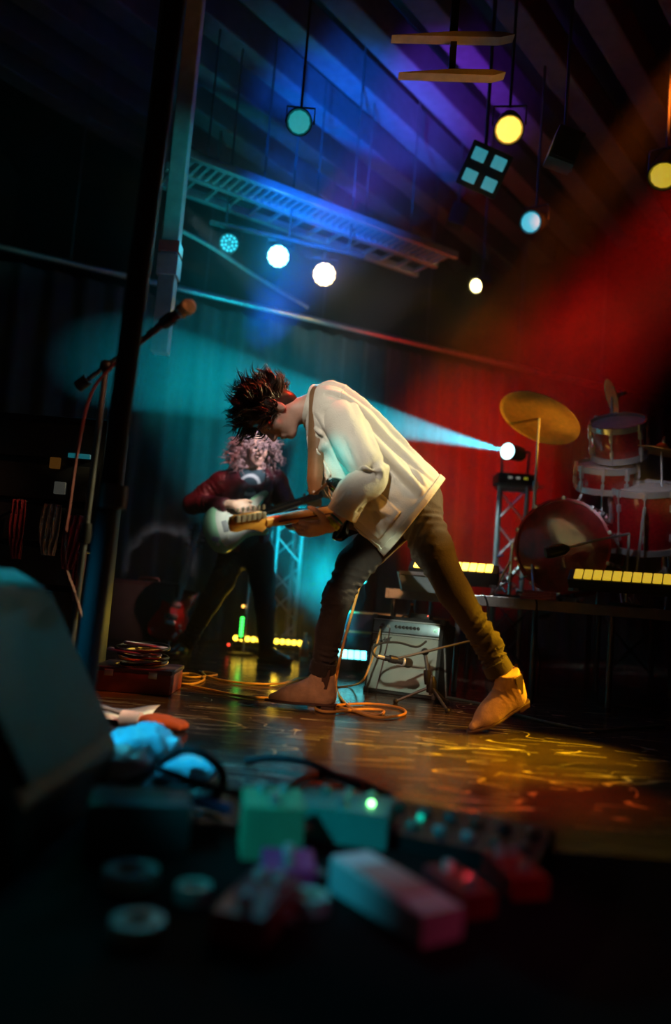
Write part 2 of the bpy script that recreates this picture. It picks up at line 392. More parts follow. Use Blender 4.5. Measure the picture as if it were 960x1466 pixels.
# hung drape on a rail across the back of the stage
ra = at(150, 388, 6.42); rb = at(660, 505, 7.9)
dirr = (rb - ra); dirr.z = 0; Lr = dirr.length; dirr.normalize(); nrm = Vector((-dirr.y, dirr.x, 0))
ra2 = ra - dirr * 1.9; rb2 = rb + dirr * 3.6; zr = 2.98
ra2.z = zr; rb2.z = zr; Ltot = min((rb2 - ra2).length, (9.4 - ra2.y) / dirr.y - 0.1, (4.6 - ra2.x) / dirr.x)
mb = MB(); nn_ = 420; hs = [0.0, 0.5, 1.2, 2.0, 2.6, 2.9]; rng = random.Random(4)
vs = []
for i in range(nn_ + 1):
    s_ = Ltot * i / nn_
    for h in hs:
        wv = 0.05 * math.sin(s_ * 24 + 1.3 * math.sin(s_ * 3.1)) + 0.02 * math.sin(s_ * 51 + h)
        wv *= 0.55 + 0.45 * (1 - h / 2.9)
        q = ra2 + dirr * s_ + nrm * (0.09 + wv); vs.append((q.x, q.y, h + 0.01))
mb.add(vs, [(i * 6 + k, (i + 1) * 6 + k, (i + 1) * 6 + k + 1, i * 6 + k + 1) for i in range(nn_) for k in range(5)])
dr = single('stage_drape', mb, DRAPE, 'dark green pleated drape hanging from the rail behind the band', 'curtain', ang=60)
rail = thing('drape_rail', 'long pale metal rail above the back drape catching cyan light', 'rail', ra2)
part('rail_tube', MB().tube([ra2, ra2 + dirr * Ltot], 0.026, 12), ALU, rail)
for k in range(8):
    q = ra2 + dirr * (0.5 + k * (Ltot - 1) / 7)
    part('drop_hanger', MB().tube([q + Vector((0, 0, 0.02)), q + Vector((0, 0, 2.3))], 0.008, 6), STEEL, rail)
# second cable sagging up to the truss
p_ = [at(235, 318, 5.6), at(300, 352, 5.9), at(370, 398, 6.3), at(440, 440, 6.8)]
single('power_cable', MB().tube(cat_rom(p_, 8), 0.016, 8), mat('grey_cable', (0.35, 0.36, 0.36), 0.5), 'thick pale cable sagging down from the truss to the drape rail', 'cable')

# ================================================================== trusses
def truss(name, label, p0, p1, wid, bays, hint=(0, -1, 0), square=True, rad=0.018, brace=0.008, plates=True):
    p0 = Vector(p0); p1 = Vector(p1); R_ = axes(p1 - p0, hint); L_ = (p1 - p0).length
    t = thing(name, label, 'truss', p0)
    h = wid / 2
    cs = [(-h, -h), (h, -h), (h, h), (-h, h)] if square else [(-h, -h), (h, -h), (0, h)]
    P_ = lambda s_, c: p0 + R_ @ Vector((s_, c[0], c[1]))
    for c in cs: part('chord', MB().tube([P_(0, c), P_(L_, c)], rad, 10), ALU, t)
    st = L_ / bays
    for i in range(len(cs)):
        a, b = cs[i], cs[(i + 1) % len(cs)]
        for k in range(bays):
            aa, bb = (a, b) if k % 2 == 0 else (b, a)
            part('brace', MB().tube([P_(k * st + 0.02, aa), P_((k + 1) * st - 0.02, bb)], brace, 6), ALU, t)
        for s_ in (0.012, L_ - 0.012): part('end_bar', MB().tube([P_(s_, a), P_(s_, b)], brace * 1.3, 6), ALU, t)
    if plates:
        for s_ in (-0.006, L_ + 0.004): part('base_plate', MB().box(p0 + R_ @ Vector((s_, 0, 0)), (0.012, wid + 0.1, wid + 0.1), R_, 0.003), STEEL, t)
    return t
tl0 = at(398, 905, 6.5); tl0.z = 0.012
truss('truss_tower', 'short aluminium truss tower behind the curly-haired guitarist, glowing cyan', tl0, (tl0.x, tl0.y, 1.16), 0.20, 5, hint=(0.35, -1, 0))
tr0 = at(726, 850, 6.3); tr0.z = 0.012
truss('truss_tower', 'aluminium truss tower beside the bass drum with a lamp on top', tr0, (tr0.x, tr0.y, 1.44), 0.21, 5, hint=(-0.25, -1, 0))
# big roof truss with slatted rungs receding over the stage
c0 = at(236, 238, 5.3); c1 = at(625, 376, 6.6); c1.z = c0.z
rt = thing('roof_truss', 'long flat roof truss with close rungs, lit teal, above the row of round lamps', 'truss', c0)
R_ = axes(c1 - c0, (0, 0, 1)); L_ = (c1 - c0).length
for yy in (-0.26, 0.0, 0.26):
    part('chord', MB().box(c0 + R_ @ Vector((L_ / 2, yy, 0)), (L_, 0.05, 0.06), R_, 0.008), ALU, rt)
nr = 40
for k in range(nr):
    s_ = 0.06 + (L_ - 0.12) * k / (nr - 1)
    for yy in (-0.13, 0.13):
        if yy > 0 and k % 3: continue
        part('rung', MB().box(c0 + R_ @ Vector((s_, yy, 0.0)), (0.022, 0.22, 0.03), R_), ALU, rt, 0)
for k in range(5):
    q = c0 + R_ @ Vector((0.3 + k * (L_ - 0.6) / 4, 0, 0)); part('chain', MB().tube([q, (q.x, q.y, 5.26)], 0.007, 6), STEEL, rt)
# lamp bar below it
b0 = at(300, 318, 5.62); b1 = at(520, 372, 6.0); b1.z = b0.z
lb = thing('lamp_bar', 'thin black bar from which the round stage lamps hang', 'bar', b0)
part('bar_tube', MB().tube([b0, b1], 0.02, 8), STEEL, lb)
for k in range(3):
    q = b0.lerp(b1, 0.1 + 0.4 * k); part('hanger', MB().tube([q, (q.x, q.y, 5.26)], 0.008, 6), STEEL, lb)

# posts at the near corner of the stage
def lean(x0, y0, x1, y1, d0, d1): return at(x0, y0, d0), at(x1, y1, d1)
a, b_ = fl(108, 1075), at(268, -30, 2.35)
ps = thing('scaffold_post', 'tall black scaffold post standing out of focus at the stage corner', 'post', (a.x, a.y, 0))
part('tube', MB().tube([(a.x, a.y, 0.0), (b_.x, b_.y, b_.z + 1.2)], 0.034, 16), mat('black_scaffold_tube', (0.016, 0.013, 0.014), 0.7, 0.0), ps)
part('foot_plate', MB().box((a.x, a.y, 0.006), (0.16, 0.16, 0.012), None, 0.003), STEEL, ps)
q = Vector((a.x, a.y, 0)).lerp(b_, 0.32); part('clamp', MB().tube([q - Vector((0, 0, 0.035)), q + Vector((0, 0, 0.035))], 0.045, 12), STEEL, ps)
qa = at(240, 400, 4.7); zt = 5.25
qb = Vector((qa.x, qa.y, 1.85))  # column stops here in place of its unlit lower part
pc = thing('roof_column', 'pale roof column with its dark lower part left off, lit teal behind the scaffold post, with a red band', 'column', qb)
PALE = mat('pale_column_paint', (0.5, 0.5, 0.48), 0.6); REDT = mat('red_tape', (0.7, 0.05, 0.03), 0.5)
part('shaft', MB().box((qa.x, qa.y, (zt + 1.85) / 2), (0.10, 0.10, zt - 1.85), None, 0.008), PALE, pc, 0)
for yy, hh, mm, nm in ((357, 0.07, REDT, 'red_band'), (383, 0.13, mat('white_sleeve', (0.8, 0.8, 0.78), 0.6), 'sleeve')):
    q = at(243, yy, 4.7); part(nm, MB().box((qa.x, qa.y, q.z), (0.125, 0.125, hh), None, 0.006), mm, pc, 0)
# plastic-wrapped second leg, darker, further out, unlit lower part left off
qa = at(226, 230, 3.9)
single('support_column', MB().box((qa.x - 0.02, qa.y, 3.9), (0.09, 0.09, 2.7), None, 0.01), mat('green_grey_leg', (0.12, 0.16, 0.14), 0.6), 'dull green roof column, cut short like the pale one beside it', 'column', ang=0)

# ================================================================== lamps
def par_lamp(name, label, pos, aim, rad, color, estr, yoke_z=None, petals=19, energy=0, cone_=30, blend=0.5, lightcol=None, depth=0.2, group=None, lens_col=None, ledr=0.145):
    pos = Vector(pos); ax = (Vector(aim) - pos).normalized()
    t = thing(name, label, 'stage lamp', pos, None, group)
    part('housing', MB().lathe([(rad * 0.35, -depth), (rad * 0.8, -depth * 0.85), (rad * 1.0, -depth * 0.4), (rad * 1.1, 0.0), (rad * 1.12, 0.02), (rad * 1.02, 0.02), (rad * 1.0, 0.0)], pos, ax, 28), BLACK, t)
    face = part('lens_plate', MB().lathe([(rad, -0.004), (rad, 0.004)], pos, ax, 28), mat('plate_' + '_'.join('%.2f' % q for q in color) + '_%.2f' % estr, (0.05, 0.05, 0.05), 0.2, emit=color, estr=estr * 0.25), t)
    lm = lamp_mat('led_' + '_'.join('%.2f' % c for c in color) + '_%.1f' % estr, color, estr)
    R_ = axes(ax, (0, 0, 1)); k = 0
    for ring, n in ((0.0, 1), (0.42, 6), (0.80, 12)):
        for j in range(n):
            a = 2 * math.pi * j / n + ring
            c = pos + R_ @ Vector((0.006, ring * rad * math.cos(a), ring * rad * math.sin(a)))
            if petals < 8 and ring > 0: continue
            rr = rad * (ledr if petals > 8 else 0.9)
            if petals > 8 and ring == 0.0: rr *= 0.4
            part('led_lens', MB().lathe([(rr, -0.001), (rr * 0.95, rr * 0.25), (rr * 0.5, rr * 0.45), (1e-6, rr * 0.5)], c, ax, 12), lm, face)
    s_ = R_ @ Vector((0, 1, 0)); top = Vector((pos.x, pos.y, yoke_z if yoke_z else pos.z + rad * 2.2))
    bk = pos - ax * depth * 0.4
    part('yoke', MB().tube([bk + s_ * rad * 1.2, bk + s_ * rad * 1.2 + Vector((0, 0, rad * 1.5)), bk - s_ * rad * 1.2 + Vector((0, 0, rad * 1.5)), bk - s_ * rad * 1.2], rad * 0.09, 6), STEEL, t)
    part('hook_clamp', MB().tube([bk + Vector((0, 0, rad * 1.4)), Vector((bk.x, bk.y, max(top.z, bk.z + rad * 1.6)))], rad * 0.12, 8), STEEL, t)
    if energy:
        spot('lamp_light', pos + ax * 0.03, aim, energy, lightcol or color, cone_, blend, 0.012, t)
    return t
CY = (0.05, 0.85, 1.0); WARM = (1.0, 0.62, 0.22); YEL = (1.0, 0.66, 0.10)
pz = b0.z
par_lamp('par_lamp', 'round stage lamp on the bar with dim cyan diodes', at(328, 348, 5.66), (-0.9, 2.0, 0.6), 0.066, (0.04, 0.65, 0.9), 1.1, pz, energy=8)
par_lamp('par_lamp', 'round stage lamp on the bar blazing bright cyan', at(398, 367, 5.78), (-0.3, 1.5, 0.9), 0.078, (0.25, 0.95, 1.0), 9.0, pz, energy=75, cone_=60, blend=1.0, lightcol=(0.02, 0.75, 1.0), ledr=0.2)
par_lamp('par_lamp', 'round stage lamp on the bar glowing warm white', at(464, 393, 5.92), (0.15, 1.5, 1.2), 0.084, (1.0, 0.72, 0.36), 7.0, pz, energy=50, cone_=40, blend=1.0, lightcol=(1.0, 0.7, 0.4), ledr=0.2)
par_lamp('spot_lamp', 'single amber lamp throwing a yellow beam in the red haze', at(682, 409, 6.6), at(560, 438, 5.9), 0.058, (1.0, 0.80, 0.30), 12.0, 4.6, petals=1, energy=3200, cone_=15, blend=0.8, lightcol=(1.0, 0.50, 0.03))
par_lamp('spot_lamp', 'dim cyan lamp aimed sideways high under the roof', at(760, 318, 5.5), at(640, 330, 4.4), 0.075, (0.05, 0.55, 0.75), 0.9, 4.6, petals=1, energy=130, cone_=14, blend=0.4, lightcol=(0.0, 0.6, 1.0), depth=0.26)
par_lamp('spot_lamp', 'blurred yellow-orange lamp at the top among the roof joists', at(728, 185, 4.6), (0.4, 2.0, 0.6), 0.082, (1.0, 0.55, 0.07), 2.2, 4.6, petals=1)
par_lamp('spot_lamp', 'yellow lamp at the far side of the roof, edge of its face lit', at(950, 250, 4.6), (0.6, 3.0, 0.2), 0.085, (0.9, 0.62, 0.03), 0.55, 4.6, petals=1)
par_lamp('box_lamp', 'square black lamp under the rafters showing a cyan face', at(428, 175, 4.5), (-0.3, 1.0, 1.6), 0.07, (0.02, 0.5, 0.55), 0.55, 4.7, petals=1, depth=0.24)
par_lamp('red_glow_lamp', 'added red lamp hidden behind the drum riser, shining up for the red glow', (1.75, 6.75, 0.62), (1.25, 7.1, 2.3), 0.09, (1.0, 0.04, 0.02), 1.0, 0.8, energy=60, cone_=50, blend=1.0, lightcol=(1.0, 0.022, 0.008))  # unseen lamp added for the red glow behind the kit
# four-cell audience blinder
c = at(693, 243, 4.8); ax = (Vector((0.2, 0.5, 1.0)) - c).normalized(); R_ = axes(ax, (0.35, 0, 1))
t = thing('blinder_lamp', 'black blinder lamp with four dim cyan cells', 'stage lamp', c)
part('housing', MB().box(c - ax * 0.05, (0.08, 0.27, 0.27), R_, 0.01), BLACK, t)
lm = lamp_mat('dim_cyan_cell', (0.03, 0.5, 0.62), 0.42)
for sy in (-1, 1):
    for sz in (-1, 1):
        part('lamp_cell', MB().box(c + R_ @ Vector((0, sy * 0.066, sz * 0.066)), (0.02, 0.085, 0.075), R_, 0.006), lm, t)
part('yoke', MB().tube([c - ax * 0.05, (c.x, c.y, 4.6)], 0.012, 8), STEEL, t)
# small roof speaker fixtures that catch a little teal
for (x, y, d, s_, lab) in ((807, 215, 4.4, 0.16, 'small dark green box speaker hung beyond the blinder lamp'), (655, 310, 7.2, 0.16, 'small blue-lit junction box on the rafters behind the drummer haze')):
    c = at(x, y, d); t = thing('hung_box', lab, 'speaker', c)
    part('cabinet', MB().box(c, (s_, s_ * 0.8, s_ * 1.3), Matrix.Rotation(0.3, 3, 'Y'), 0.01), mat('green_black_cabinet', (0.03, 0.06, 0.05), 0.4), t)
    part('grille', MB().box(c - Vector((0, s_ * 0.41, 0)), (s_ * 0.85, 0.01, s_ * 1.1), Matrix.Rotation(0.3, 3, 'Y'), 0.002), BLACK, t)
    part('hanger', MB().tube([c, (c.x, c.y, 5.0)], 0.01, 6), STEEL, t)

# beam lamp on the truss tower
pos = at(726, 646, 6.25); aim = at(470, 585, 4.9)
ax = (aim - pos).normalized(); R_ = axes(ax, (0, 0, 1))
bl = thing('beam_lamp', 'moving-head lamp on the truss tower throwing a hard cyan beam', 'stage lamp', (tr0.x, tr0.y, 1.446))
B0 = Vector((tr0.x, tr0.y, 1.452))
part('base_box', MB().box(B0 + Vector((0, 0, 0.045)), (0.30, 0.26, 0.09), None, 0.015), BLACK, bl)
for k, cc in enumerate(((0.7, 0.7, 0.6), (0.7, 0.7, 0.6), (0.8, 0.75, 0.05))):
    part('button', MB().box(B0 + Vector((-0.06 + 0.06 * k, -0.132, 0.05)), (0.03, 0.006, 0.015)), mat('button_%d' % k, cc, 0.4, emit=cc, estr=0.25), bl, 0)
part('yoke', MB().tube([B0 + Vector((-0.10, 0, 0.07)), B0 + Vector((-0.11, 0, 0.28)), B0 + Vector((0.11, 0, 0.28)), B0 + Vector((0.10, 0, 0.07))], 0.014, 8), BLACK, bl)
part('head', MB().lathe([(0.03, -0.2), (0.06, -0.18), (0.066, 0.0), (0.07, 0.0)], pos, ax, 28), BLACK, bl)
part('lens', MB().lathe([(0.062, 0.0), (0.05, 0.012), (1e-6, 0.018)], pos, ax, 28), lamp_mat('beam_lens', (0.55, 1.0, 1.0), 5.0), bl)
spot('lamp_light', pos + ax * 0.03, aim, 11000, (0.0, 0.72, 0.95), 9.0, 0.25, 0.012, bl)

# ------------------------------------------------------------------ LED battens
def led_bar(label, p0, p1, up, n, color, estr, r, face=(0, -1, 0.3), hous=0.09, energy=0, cone_=100, aim=None, cell=False, group=None, lightcol=None):
    p0 = Vector(p0); p1 = Vector(p1); R_ = axes(p1 - p0, face); L_ = (p1 - p0).length; mid = (p0 + p1) / 2
    t = thing('led_batten', label, 'stage lamp', (mid.x, mid.y, min(p0.z, p1.z) - hous / 2), None, group)
    zn = R_ @ Vector((0, 0, 1))
    part('housing', MB().box(mid - zn * hous * 0.5, (L_ + 0.06, hous, hous), R_, 0.01), BLACK, t)
    lm = lamp_mat('batten_' + '_'.join('%.2f' % c for c in color) + '_%.1f' % estr, color, estr)
    for k in range(n):
        c = p0.lerp(p1, (k + 0.5) / n)
        if cell: part('lamp_cell', MB().box(c + zn * 0.004, (L_ / n * 0.86, hous * 0.8, 0.012), R_, 0.004), lm, t)
        else: part('lamp_lens', MB().lathe([(r, 0.0), (r * 0.9, r * 0.35), (r * 0.5, r * 0.6), (1e-6, r * 0.7)], c, zn, 14), lm, t)
    for e in (p0, p1):
        part('foot_bracket', MB().box((e.x, e.y, max(0.008, e.z - hous)), (0.03, hous * 1.1, 0.016), None), STEEL, t, 0)
    if energy:
        spot('lamp_light', mid + zn * 0.05, aim if aim is not None else mid + zn, energy, lightcol or color, cone_, 1.0, 0.08, t)
    return t
y0 = at(333, 916, 6.1); y1 = at(441, 926, 6.1); y0.z = y1.z = 0.11
led_bar('yellow batten of round bulbs on the floor behind the curly-haired guitarist', y0, y1, 0, 13, (1.0, 0.62, 0.04), 5.0, 0.021, energy=9, cone_=80)
y0 = at(470, 942, 5.15); y1 = at(524, 946, 5.15); y0.z = y1.z = 0.13
led_bar('cyan batten on the floor behind the amplifier shooting light up', y0, y1, 0, 6, (0.15, 0.95, 1.0), 5.0, 0.03, face=(0, -0.6, 0.8), energy=900, cone_=46, aim=at(428, 740, 6.2), cell=True, lightcol=(0.0, 0.72, 0.95))

# ================================================================== drum riser and kit
RZ = 0.57
ra_ = Vector((0.36, 4.86, 0)); rb_ = Vector((2.9, 4.22, 0)); rdv = (rb_ - ra_).normalized(); rnv = Vector((-rdv.y, rdv.x, 0))
RR = Matrix((rdv, rnv, Vector((0, 0, 1)))).transposed(); RL = (rb_ - ra_).length
ris = thing('drum_riser', 'black drum riser deck on thin steel legs carrying the drum kit', 'riser', ra_)
cen = ra_ + rdv * RL / 2 + rnv * 0.95
part('deck', MB().box(cen + Vector((0, 0, RZ - 0.015)), (RL, 1.9, 0.03), RR, 0.003), mat('riser_deck', (0.05, 0.045, 0.045), 0.5), ris, 0)
EDGE = mat('riser_edge_aluminium', (0.35, 0.37, 0.38), 0.35, 0.8)
part('edge_rail', MB().box(ra_ + rdv * RL / 2 - rnv * 0.012 + Vector((0, 0, RZ - 0.03)), (RL, 0.024, 0.062), RR, 0.004), EDGE, ris, 0)
part('edge_rail', MB().box(ra_ - rdv * 0.012 + rnv * 0.95 + Vector((0, 0, RZ - 0.03)), (0.024, 1.9, 0.062), RR, 0.004), EDGE, ris, 0)
for s_ in (0.03, 0.42, 0.86, 1.28, 1.75, 2.2, RL - 0.05):
    for d_ in (0.03, 0.95, 1.85):
        q = ra_ + rdv * s_ + rnv * d_
        part('leg', MB().tube([(q.x, q.y, 0.0), (q.x, q.y, RZ - 0.03)], 0.017, 10), STEEL, ris)
for s_ in (0.42, 1.28, 2.2):
    a = ra_ + rdv * s_ + rnv * 0.95; b = a + rdv * 0.42
    part('cross_brace', MB().tube([(a.x, a.y, 0.06), (b.x, b.y, RZ - 0.06)], 0.009, 6), STEEL, ris); part('cross_brace', MB().tube([(b.x, b.y, 0.06), (a.x, a.y, RZ - 0.06)], 0.009, 6), STEEL, ris)
# cables hanging off the riser
for k, pts in enumerate(([(690, 850, 4.72), (697, 862, 4.68), (699, 900, 4.70), (704, 940, 4.72), (712, 985, 4.70)], [(762, 852, 4.62), (768, 864, 4.58), (765, 900, 4.6), (772, 950, 4.62), (768, 996, 4.6)])):
    single('hanging_cable', MB().tube(cat_rom([at(*p) for p in pts], 6), 0.006, 6), RUBBER, ['black cable hanging off the riser edge near the wedge batten', 'black cable hanging off the riser edge under the folded towel'][k], 'cable')
# teal-grey cable along the floor
pts = [fl(*p) for p in ((640, 1000), (700, 1012), (735, 1024), (800, 1040), (850, 1048), (900, 1045), (950, 1040))]
single('floor_cable', MB().tube(cat_rom([p + Vector((0, 0, 0.007)) for p in pts], 6), 0.007, 6), mat('teal_grey_cable', (0.10, 0.16, 0.16), 0.4), 'thin dark cable along the floor in front of the drum riser', 'cable')

# light battens on the riser
p0 = at(592, 820, 4.80); p1 = at(706, 808, 4.66); p1.z = p0.z = 0.725
led_bar('wedge batten on the riser with a glowing yellow top behind the white-jacketed guitarist', p0, p1, 0, 10, (1.0, 0.60, 0.06), 5.0, 0.03, face=(0, -0.55, 0.83), hous=0.10, energy=24, cone_=64, aim=at(640, 600, 5.2), cell=True)
sd = MB().prism([(-0.30, 0.0), (0.30, 0.0), (0.25, 0.075), (-0.25, 0.075)], -0.05, 0.05)
mid = (p0 + p1) / 2
p0 = at(822, 806, 4.42); p1 = at(1010, 812, 4.1); p1.z = p0.z = 0.725
led_bar('long yellow batten across the riser in front of the drums', p0, p1, 0, 13, (0.95, 0.60, 0.03), 0.6, 0.03, face=(0, -0.75, 0.6), hous=0.085, cell=True)
# wedge side box (teal-grey laptop-like case under the batten)
c = at(600, 829, 4.72); c.z = 0.62
sb = thing('control_box', 'small teal-grey box at the riser corner below the yellow batten', 'box', (c.x, c.y, RZ))
m_ = MB().prism([(-0.10, -0.06), (0.10, -0.06), (0.12, 0.05), (-0.13, 0.05)], -0.05, 0.05)
m_.v = [tuple(c + Vector((v[0], v[2], v[1]))) for v in m_.v]
part('case', m_, mat('teal_grey_case', (0.22, 0.30, 0.31), 0.4), sb, 0)
part('lid_lip', MB().box(c + Vector((0, -0.055, 0.045)), (0.25, 0.012, 0.02)), ALU, sb, 0)

RED = mat('red_sparkle_shell', (0.32, 0.006, 0.012), 0.18, 0.1, 0.25, 60, coat=0.8)
HEAD = mat('red_translucent_head', (0.30, 0.008, 0.012), 0.16, 0.0, 0.5, 9, coat=1.0)
WHEAD = mat('coated_drum_head', (0.62, 0.58, 0.56), 0.5)
def drum(name, label, c, ax, rad, dep, rods=8, headm=None, legs=(), hoopm=CHROME, hint=(0, 0, 1)):
    c = Vector(c); ax = Vector(ax).normalized(); R_ = axes(ax, hint)
    t = thing(name, label, 'drum', (c.x, c.y, c.z - rad))
    part('shell', MB().lathe([(rad * 0.985, -dep), (rad, -dep + 0.004), (rad, -0.004), (rad * 0.985, 0.0)], c, ax, 40), RED, t)
    part('front_head', MB().lathe([(rad * 0.99, 0.0), (rad * 0.6, 0.008), (1e-6, 0.012)], c, ax, 40), headm or HEAD, t)
    for s_ in (0.0, -dep):
        part('hoop', MB().lathe([(rad * 1.0, s_ - 0.018), (rad * 1.05, s_ - 0.018), (rad * 1.055, s_ + 0.018), (rad * 1.0, s_ + 0.02), (rad * 0.99, s_ + 0.006), (rad * 1.0, s_ - 0.018)], c, ax, 40), hoopm, t)
    for k in range(rods):
        a = 2 * math.pi * (k + 0.5) / rods; e = R_ @ Vector((0, math.cos(a), math.sin(a)))
        part('tension_rod', MB().tube([c + e * rad * 1.07 + ax * 0.025, c + e * rad * 1.07 - ax * (dep + 0.02)], 0.005, 6), CHROME, t)
        part('claw', MB().box(c + e * rad * 1.055, (0.05, 0.024, 0.022), axes(ax, e), 0.004), CHROME, t)
        for s_ in (0.25, 0.75): part('lug', MB().box(c + e * (rad + 0.012) - ax * dep * s_, (0.05, 0.02, 0.024), axes(ax, e), 0.006), CHROME, t)
    for (p, q) in legs: part('leg', MB().tube([p, q], 0.009, 8), CHROME, t)
    return t
bd = at(805, 766, 4.86); bax = Vector((-0.52, -0.85, 0.0)).normalized(); bd.z = RZ + 0.335
drum('bass_drum', 'big red bass drum with a glossy see-through head facing front', bd, bax, 0.278, 0.40, 10,
     legs=((bd + Vector((-0.27, 0.15, -0.1)), (bd.x - 0.42, bd.y - 0.02, RZ)), (bd + Vector((0.27, 0.05, -0.1)), (bd.x + 0.42, bd.y - 0.12, RZ))), hoopm=mat('red_black_hoop', (0.45, 0.02, 0.02), 0.25, coat=0.6))
def cymbal(name, label, c, nrm_, rad, foot, col=None):
    c = Vector(c); n_ = Vector(nrm_).normalized()
    t = thing(name, label, 'cymbal', (foot[0], foot[1], foot[2]))
    part('cymbal_disc', MB().lathe([(rad, -0.03), (rad * 0.7, -0.018), (rad * 0.25, -0.002), (rad * 0.2, 0.012), (rad * 0.08, 0.026), (0.008, 0.028), (0.008, 0.024), (rad * 0.2, 0.009), (rad * 0.25, -0.005), (rad, -0.033), (rad, -0.03)], c, n_, 56), BRONZE, t)
    part('wing_nut', MB().lathe([(0.006, 0.02), (0.014, 0.03), (0.014, 0.05), (0.005, 0.07)], c, n_, 10), CHROME, t)
    f = Vector(foot); ptop = c - n_ * 0.03
    mid_ = f.lerp(ptop, 0.62)
    part('upper_tube', MB().tube([mid_, ptop], 0.008, 10), CHROME, t); part('lower_tube', MB().tube([f + Vector((0, 0, 0.12)), mid_], 0.012, 10), CHROME, t)
    part('height_clamp', MB().lathe([(0.018, -0.02), (0.02, 0.0), (0.018, 0.03)], mid_, (ptop - f), 12), CHROME, t)
    part('wing_bolt', MB().box(mid_ + Vector((0.03, 0, 0)), (0.035, 0.006, 0.02)), CHROME, t, 0)
    for k in range(3):
        a = 2.1 * k + 0.4
        part('leg', MB().tube([f + Vector((0, 0, 0.26)), f + Vector((0.24 * math.cos(a), 0.24 * math.sin(a), 0.008))], 0.008, 8), CHROME, t)
        part('rubber_foot', MB().sphere(f + Vector((0.24 * math.cos(a), 0.24 * math.sin(a), 0.014)), 0.014, 8), RUBBER, t)
    return t
BRONZE = mat('cymbal_bronze', (0.80, 0.45, 0.10), 0.42, 0.75, 0.12, 30, bump=0.15, bscale=60)
cc = at(774, 594, 5.0); ft = at(757, 850, 5.0); ft.z = RZ
cymbal('crash_cymbal', 'large bronze crash cymbal tilted on a chrome stand above the bass drum', cc, (0.40, 0.26, 0.88), 0.265, (ft.x, ft.y, RZ))
cc = at(882, 566, 5.1); cymbal('ride_cymbal', 'bronze cymbal seen almost edge-on above the red tom', cc, (0.93, -0.12, 0.35), 0.12, (cc.x + 0.12, cc.y + 0.2, RZ))
cc = at(948, 640, 4.9); cymbal('hi_hat', 'dull cymbal on a chrome stand at the far end of the kit', cc, (0.15, -0.1, 0.98), 0.17, (cc.x + 0.05, cc.y, RZ))
c = at(884, 606, 4.95); drum('rack_tom', 'red rack tom with chrome hoops tilted above the bass drum', c, (-0.25, -0.45, 0.86), 0.165, 0.20, 6, headm=WHEAD, hint=(1, 0, 0), legs=((c + Vector((0, 0.1, -0.15)), (bd.x + 0.12, bd.y + 0.2, bd.z + 0.27)),))
c = at(925, 700, 4.9); drum('floor_tom', 'red floor tom on chrome legs beyond the bass drum', c, (-0.15, -0.30, 0.94), 0.20, 0.36, 8, headm=WHEAD, hint=(1, 0, 0),
     legs=tuple((c + Vector((0.22 * math.cos(a), 0.22 * math.sin(a), -0.15)), (c.x + 0.25 * math.cos(a), c.y + 0.1 + 0.25 * math.sin(a), RZ)) for a in (0.4, 2.4, 4.3)))
c = at(868, 668, 5.05); drum('snare_drum', 'shallow red snare drum below the rack tom', c, (-0.1, -0.35, 0.93), 0.18, 0.13, 8, headm=WHEAD, hint=(1, 0, 0),
     legs=((c + Vector((0, 0.05, -0.15)), (c.x, c.y + 0.05, RZ)),))
# boom microphone lying in front of the bass drum
a = at(806, 786, 4.55); b = at(850, 774, 4.6)
km = thing('kick_microphone', 'microphone on a low chrome boom poking at the bass drum', 'microphone', (b.x + 0.1, b.y, RZ))
part('boom', MB().tube([a, b, at(900, 764, 4.7)], 0.008, 8), CHROME, km)
part('mic_body', MB().tube([a + Vector((-0.10, 0, -0.03)), a + Vector((-0.07, 0, -0.022)), a + Vector((0.0, 0, 0.0)), a + Vector((0.03, 0, 0.008))], [0.03, 0.036, 0.034, 0.015], 12), BLACKP, km)
e = at(900, 764, 4.7); part('stand', MB().tube([e, (e.x, e.y, RZ)], 0.009, 8), CHROME, km)
part('base', MB().lathe([(0.10, 0.0), (0.10, 0.015), (0.02, 0.025)], (e.x, e.y, RZ), n=20), BLACK, km)
# folded towel
c = at(772, 846, 4.58); tw = thing('folded_towel', 'folded dark pink towel lying on the riser edge', 'towel', (c.x, c.y, RZ))
TOW = mat('dusty_pink_towel', (0.42, 0.10, 0.12), 0.95, bump=0.8, bscale=140, sheen=0.4)
for k in range(3):
    part('fold', MB().box((c.x + 0.005 * k, c.y + 0.03, RZ + 0.008 + 0.016 * k), (0.20 - 0.01 * k, 0.14, 0.018), Matrix.Rotation(-0.24, 3, 'Z') @ Matrix.Rotation(0.02 * (k - 1), 3, 'Y'), 0.007), TOW, tw)
# clutter of drum hardware beside the bass drum
hw = at(731, 812, 5.0); hb = thing('pedal_hardware', 'tangle of chrome clamps and rods beside the bass drum', 'drum hardware', (hw.x, hw.y, RZ))
rng = random.Random(8)
for k in range(16):
    q = Vector((hw.x + rng.uniform(-0.07, 0.07), hw.y + rng.uniform(-0.05, 0.05), RZ + rng.uniform(0.03, 0.26)))
    part('rod', MB().tube([q, q + Vector((rng.uniform(-0.05, 0.05), rng.uniform(-0.04, 0.04), rng.uniform(-0.06, 0.06)))], rng.uniform(0.004, 0.009), 7), CHROME, hb)
part('post', MB().tube([(hw.x, hw.y, RZ), (hw.x, hw.y, RZ + 0.34)], 0.011, 8), CHROME, hb)
part('base', MB().box((hw.x, hw.y, RZ + 0.01), (0.16, 0.12, 0.02), None, 0.004), STEEL, hb)

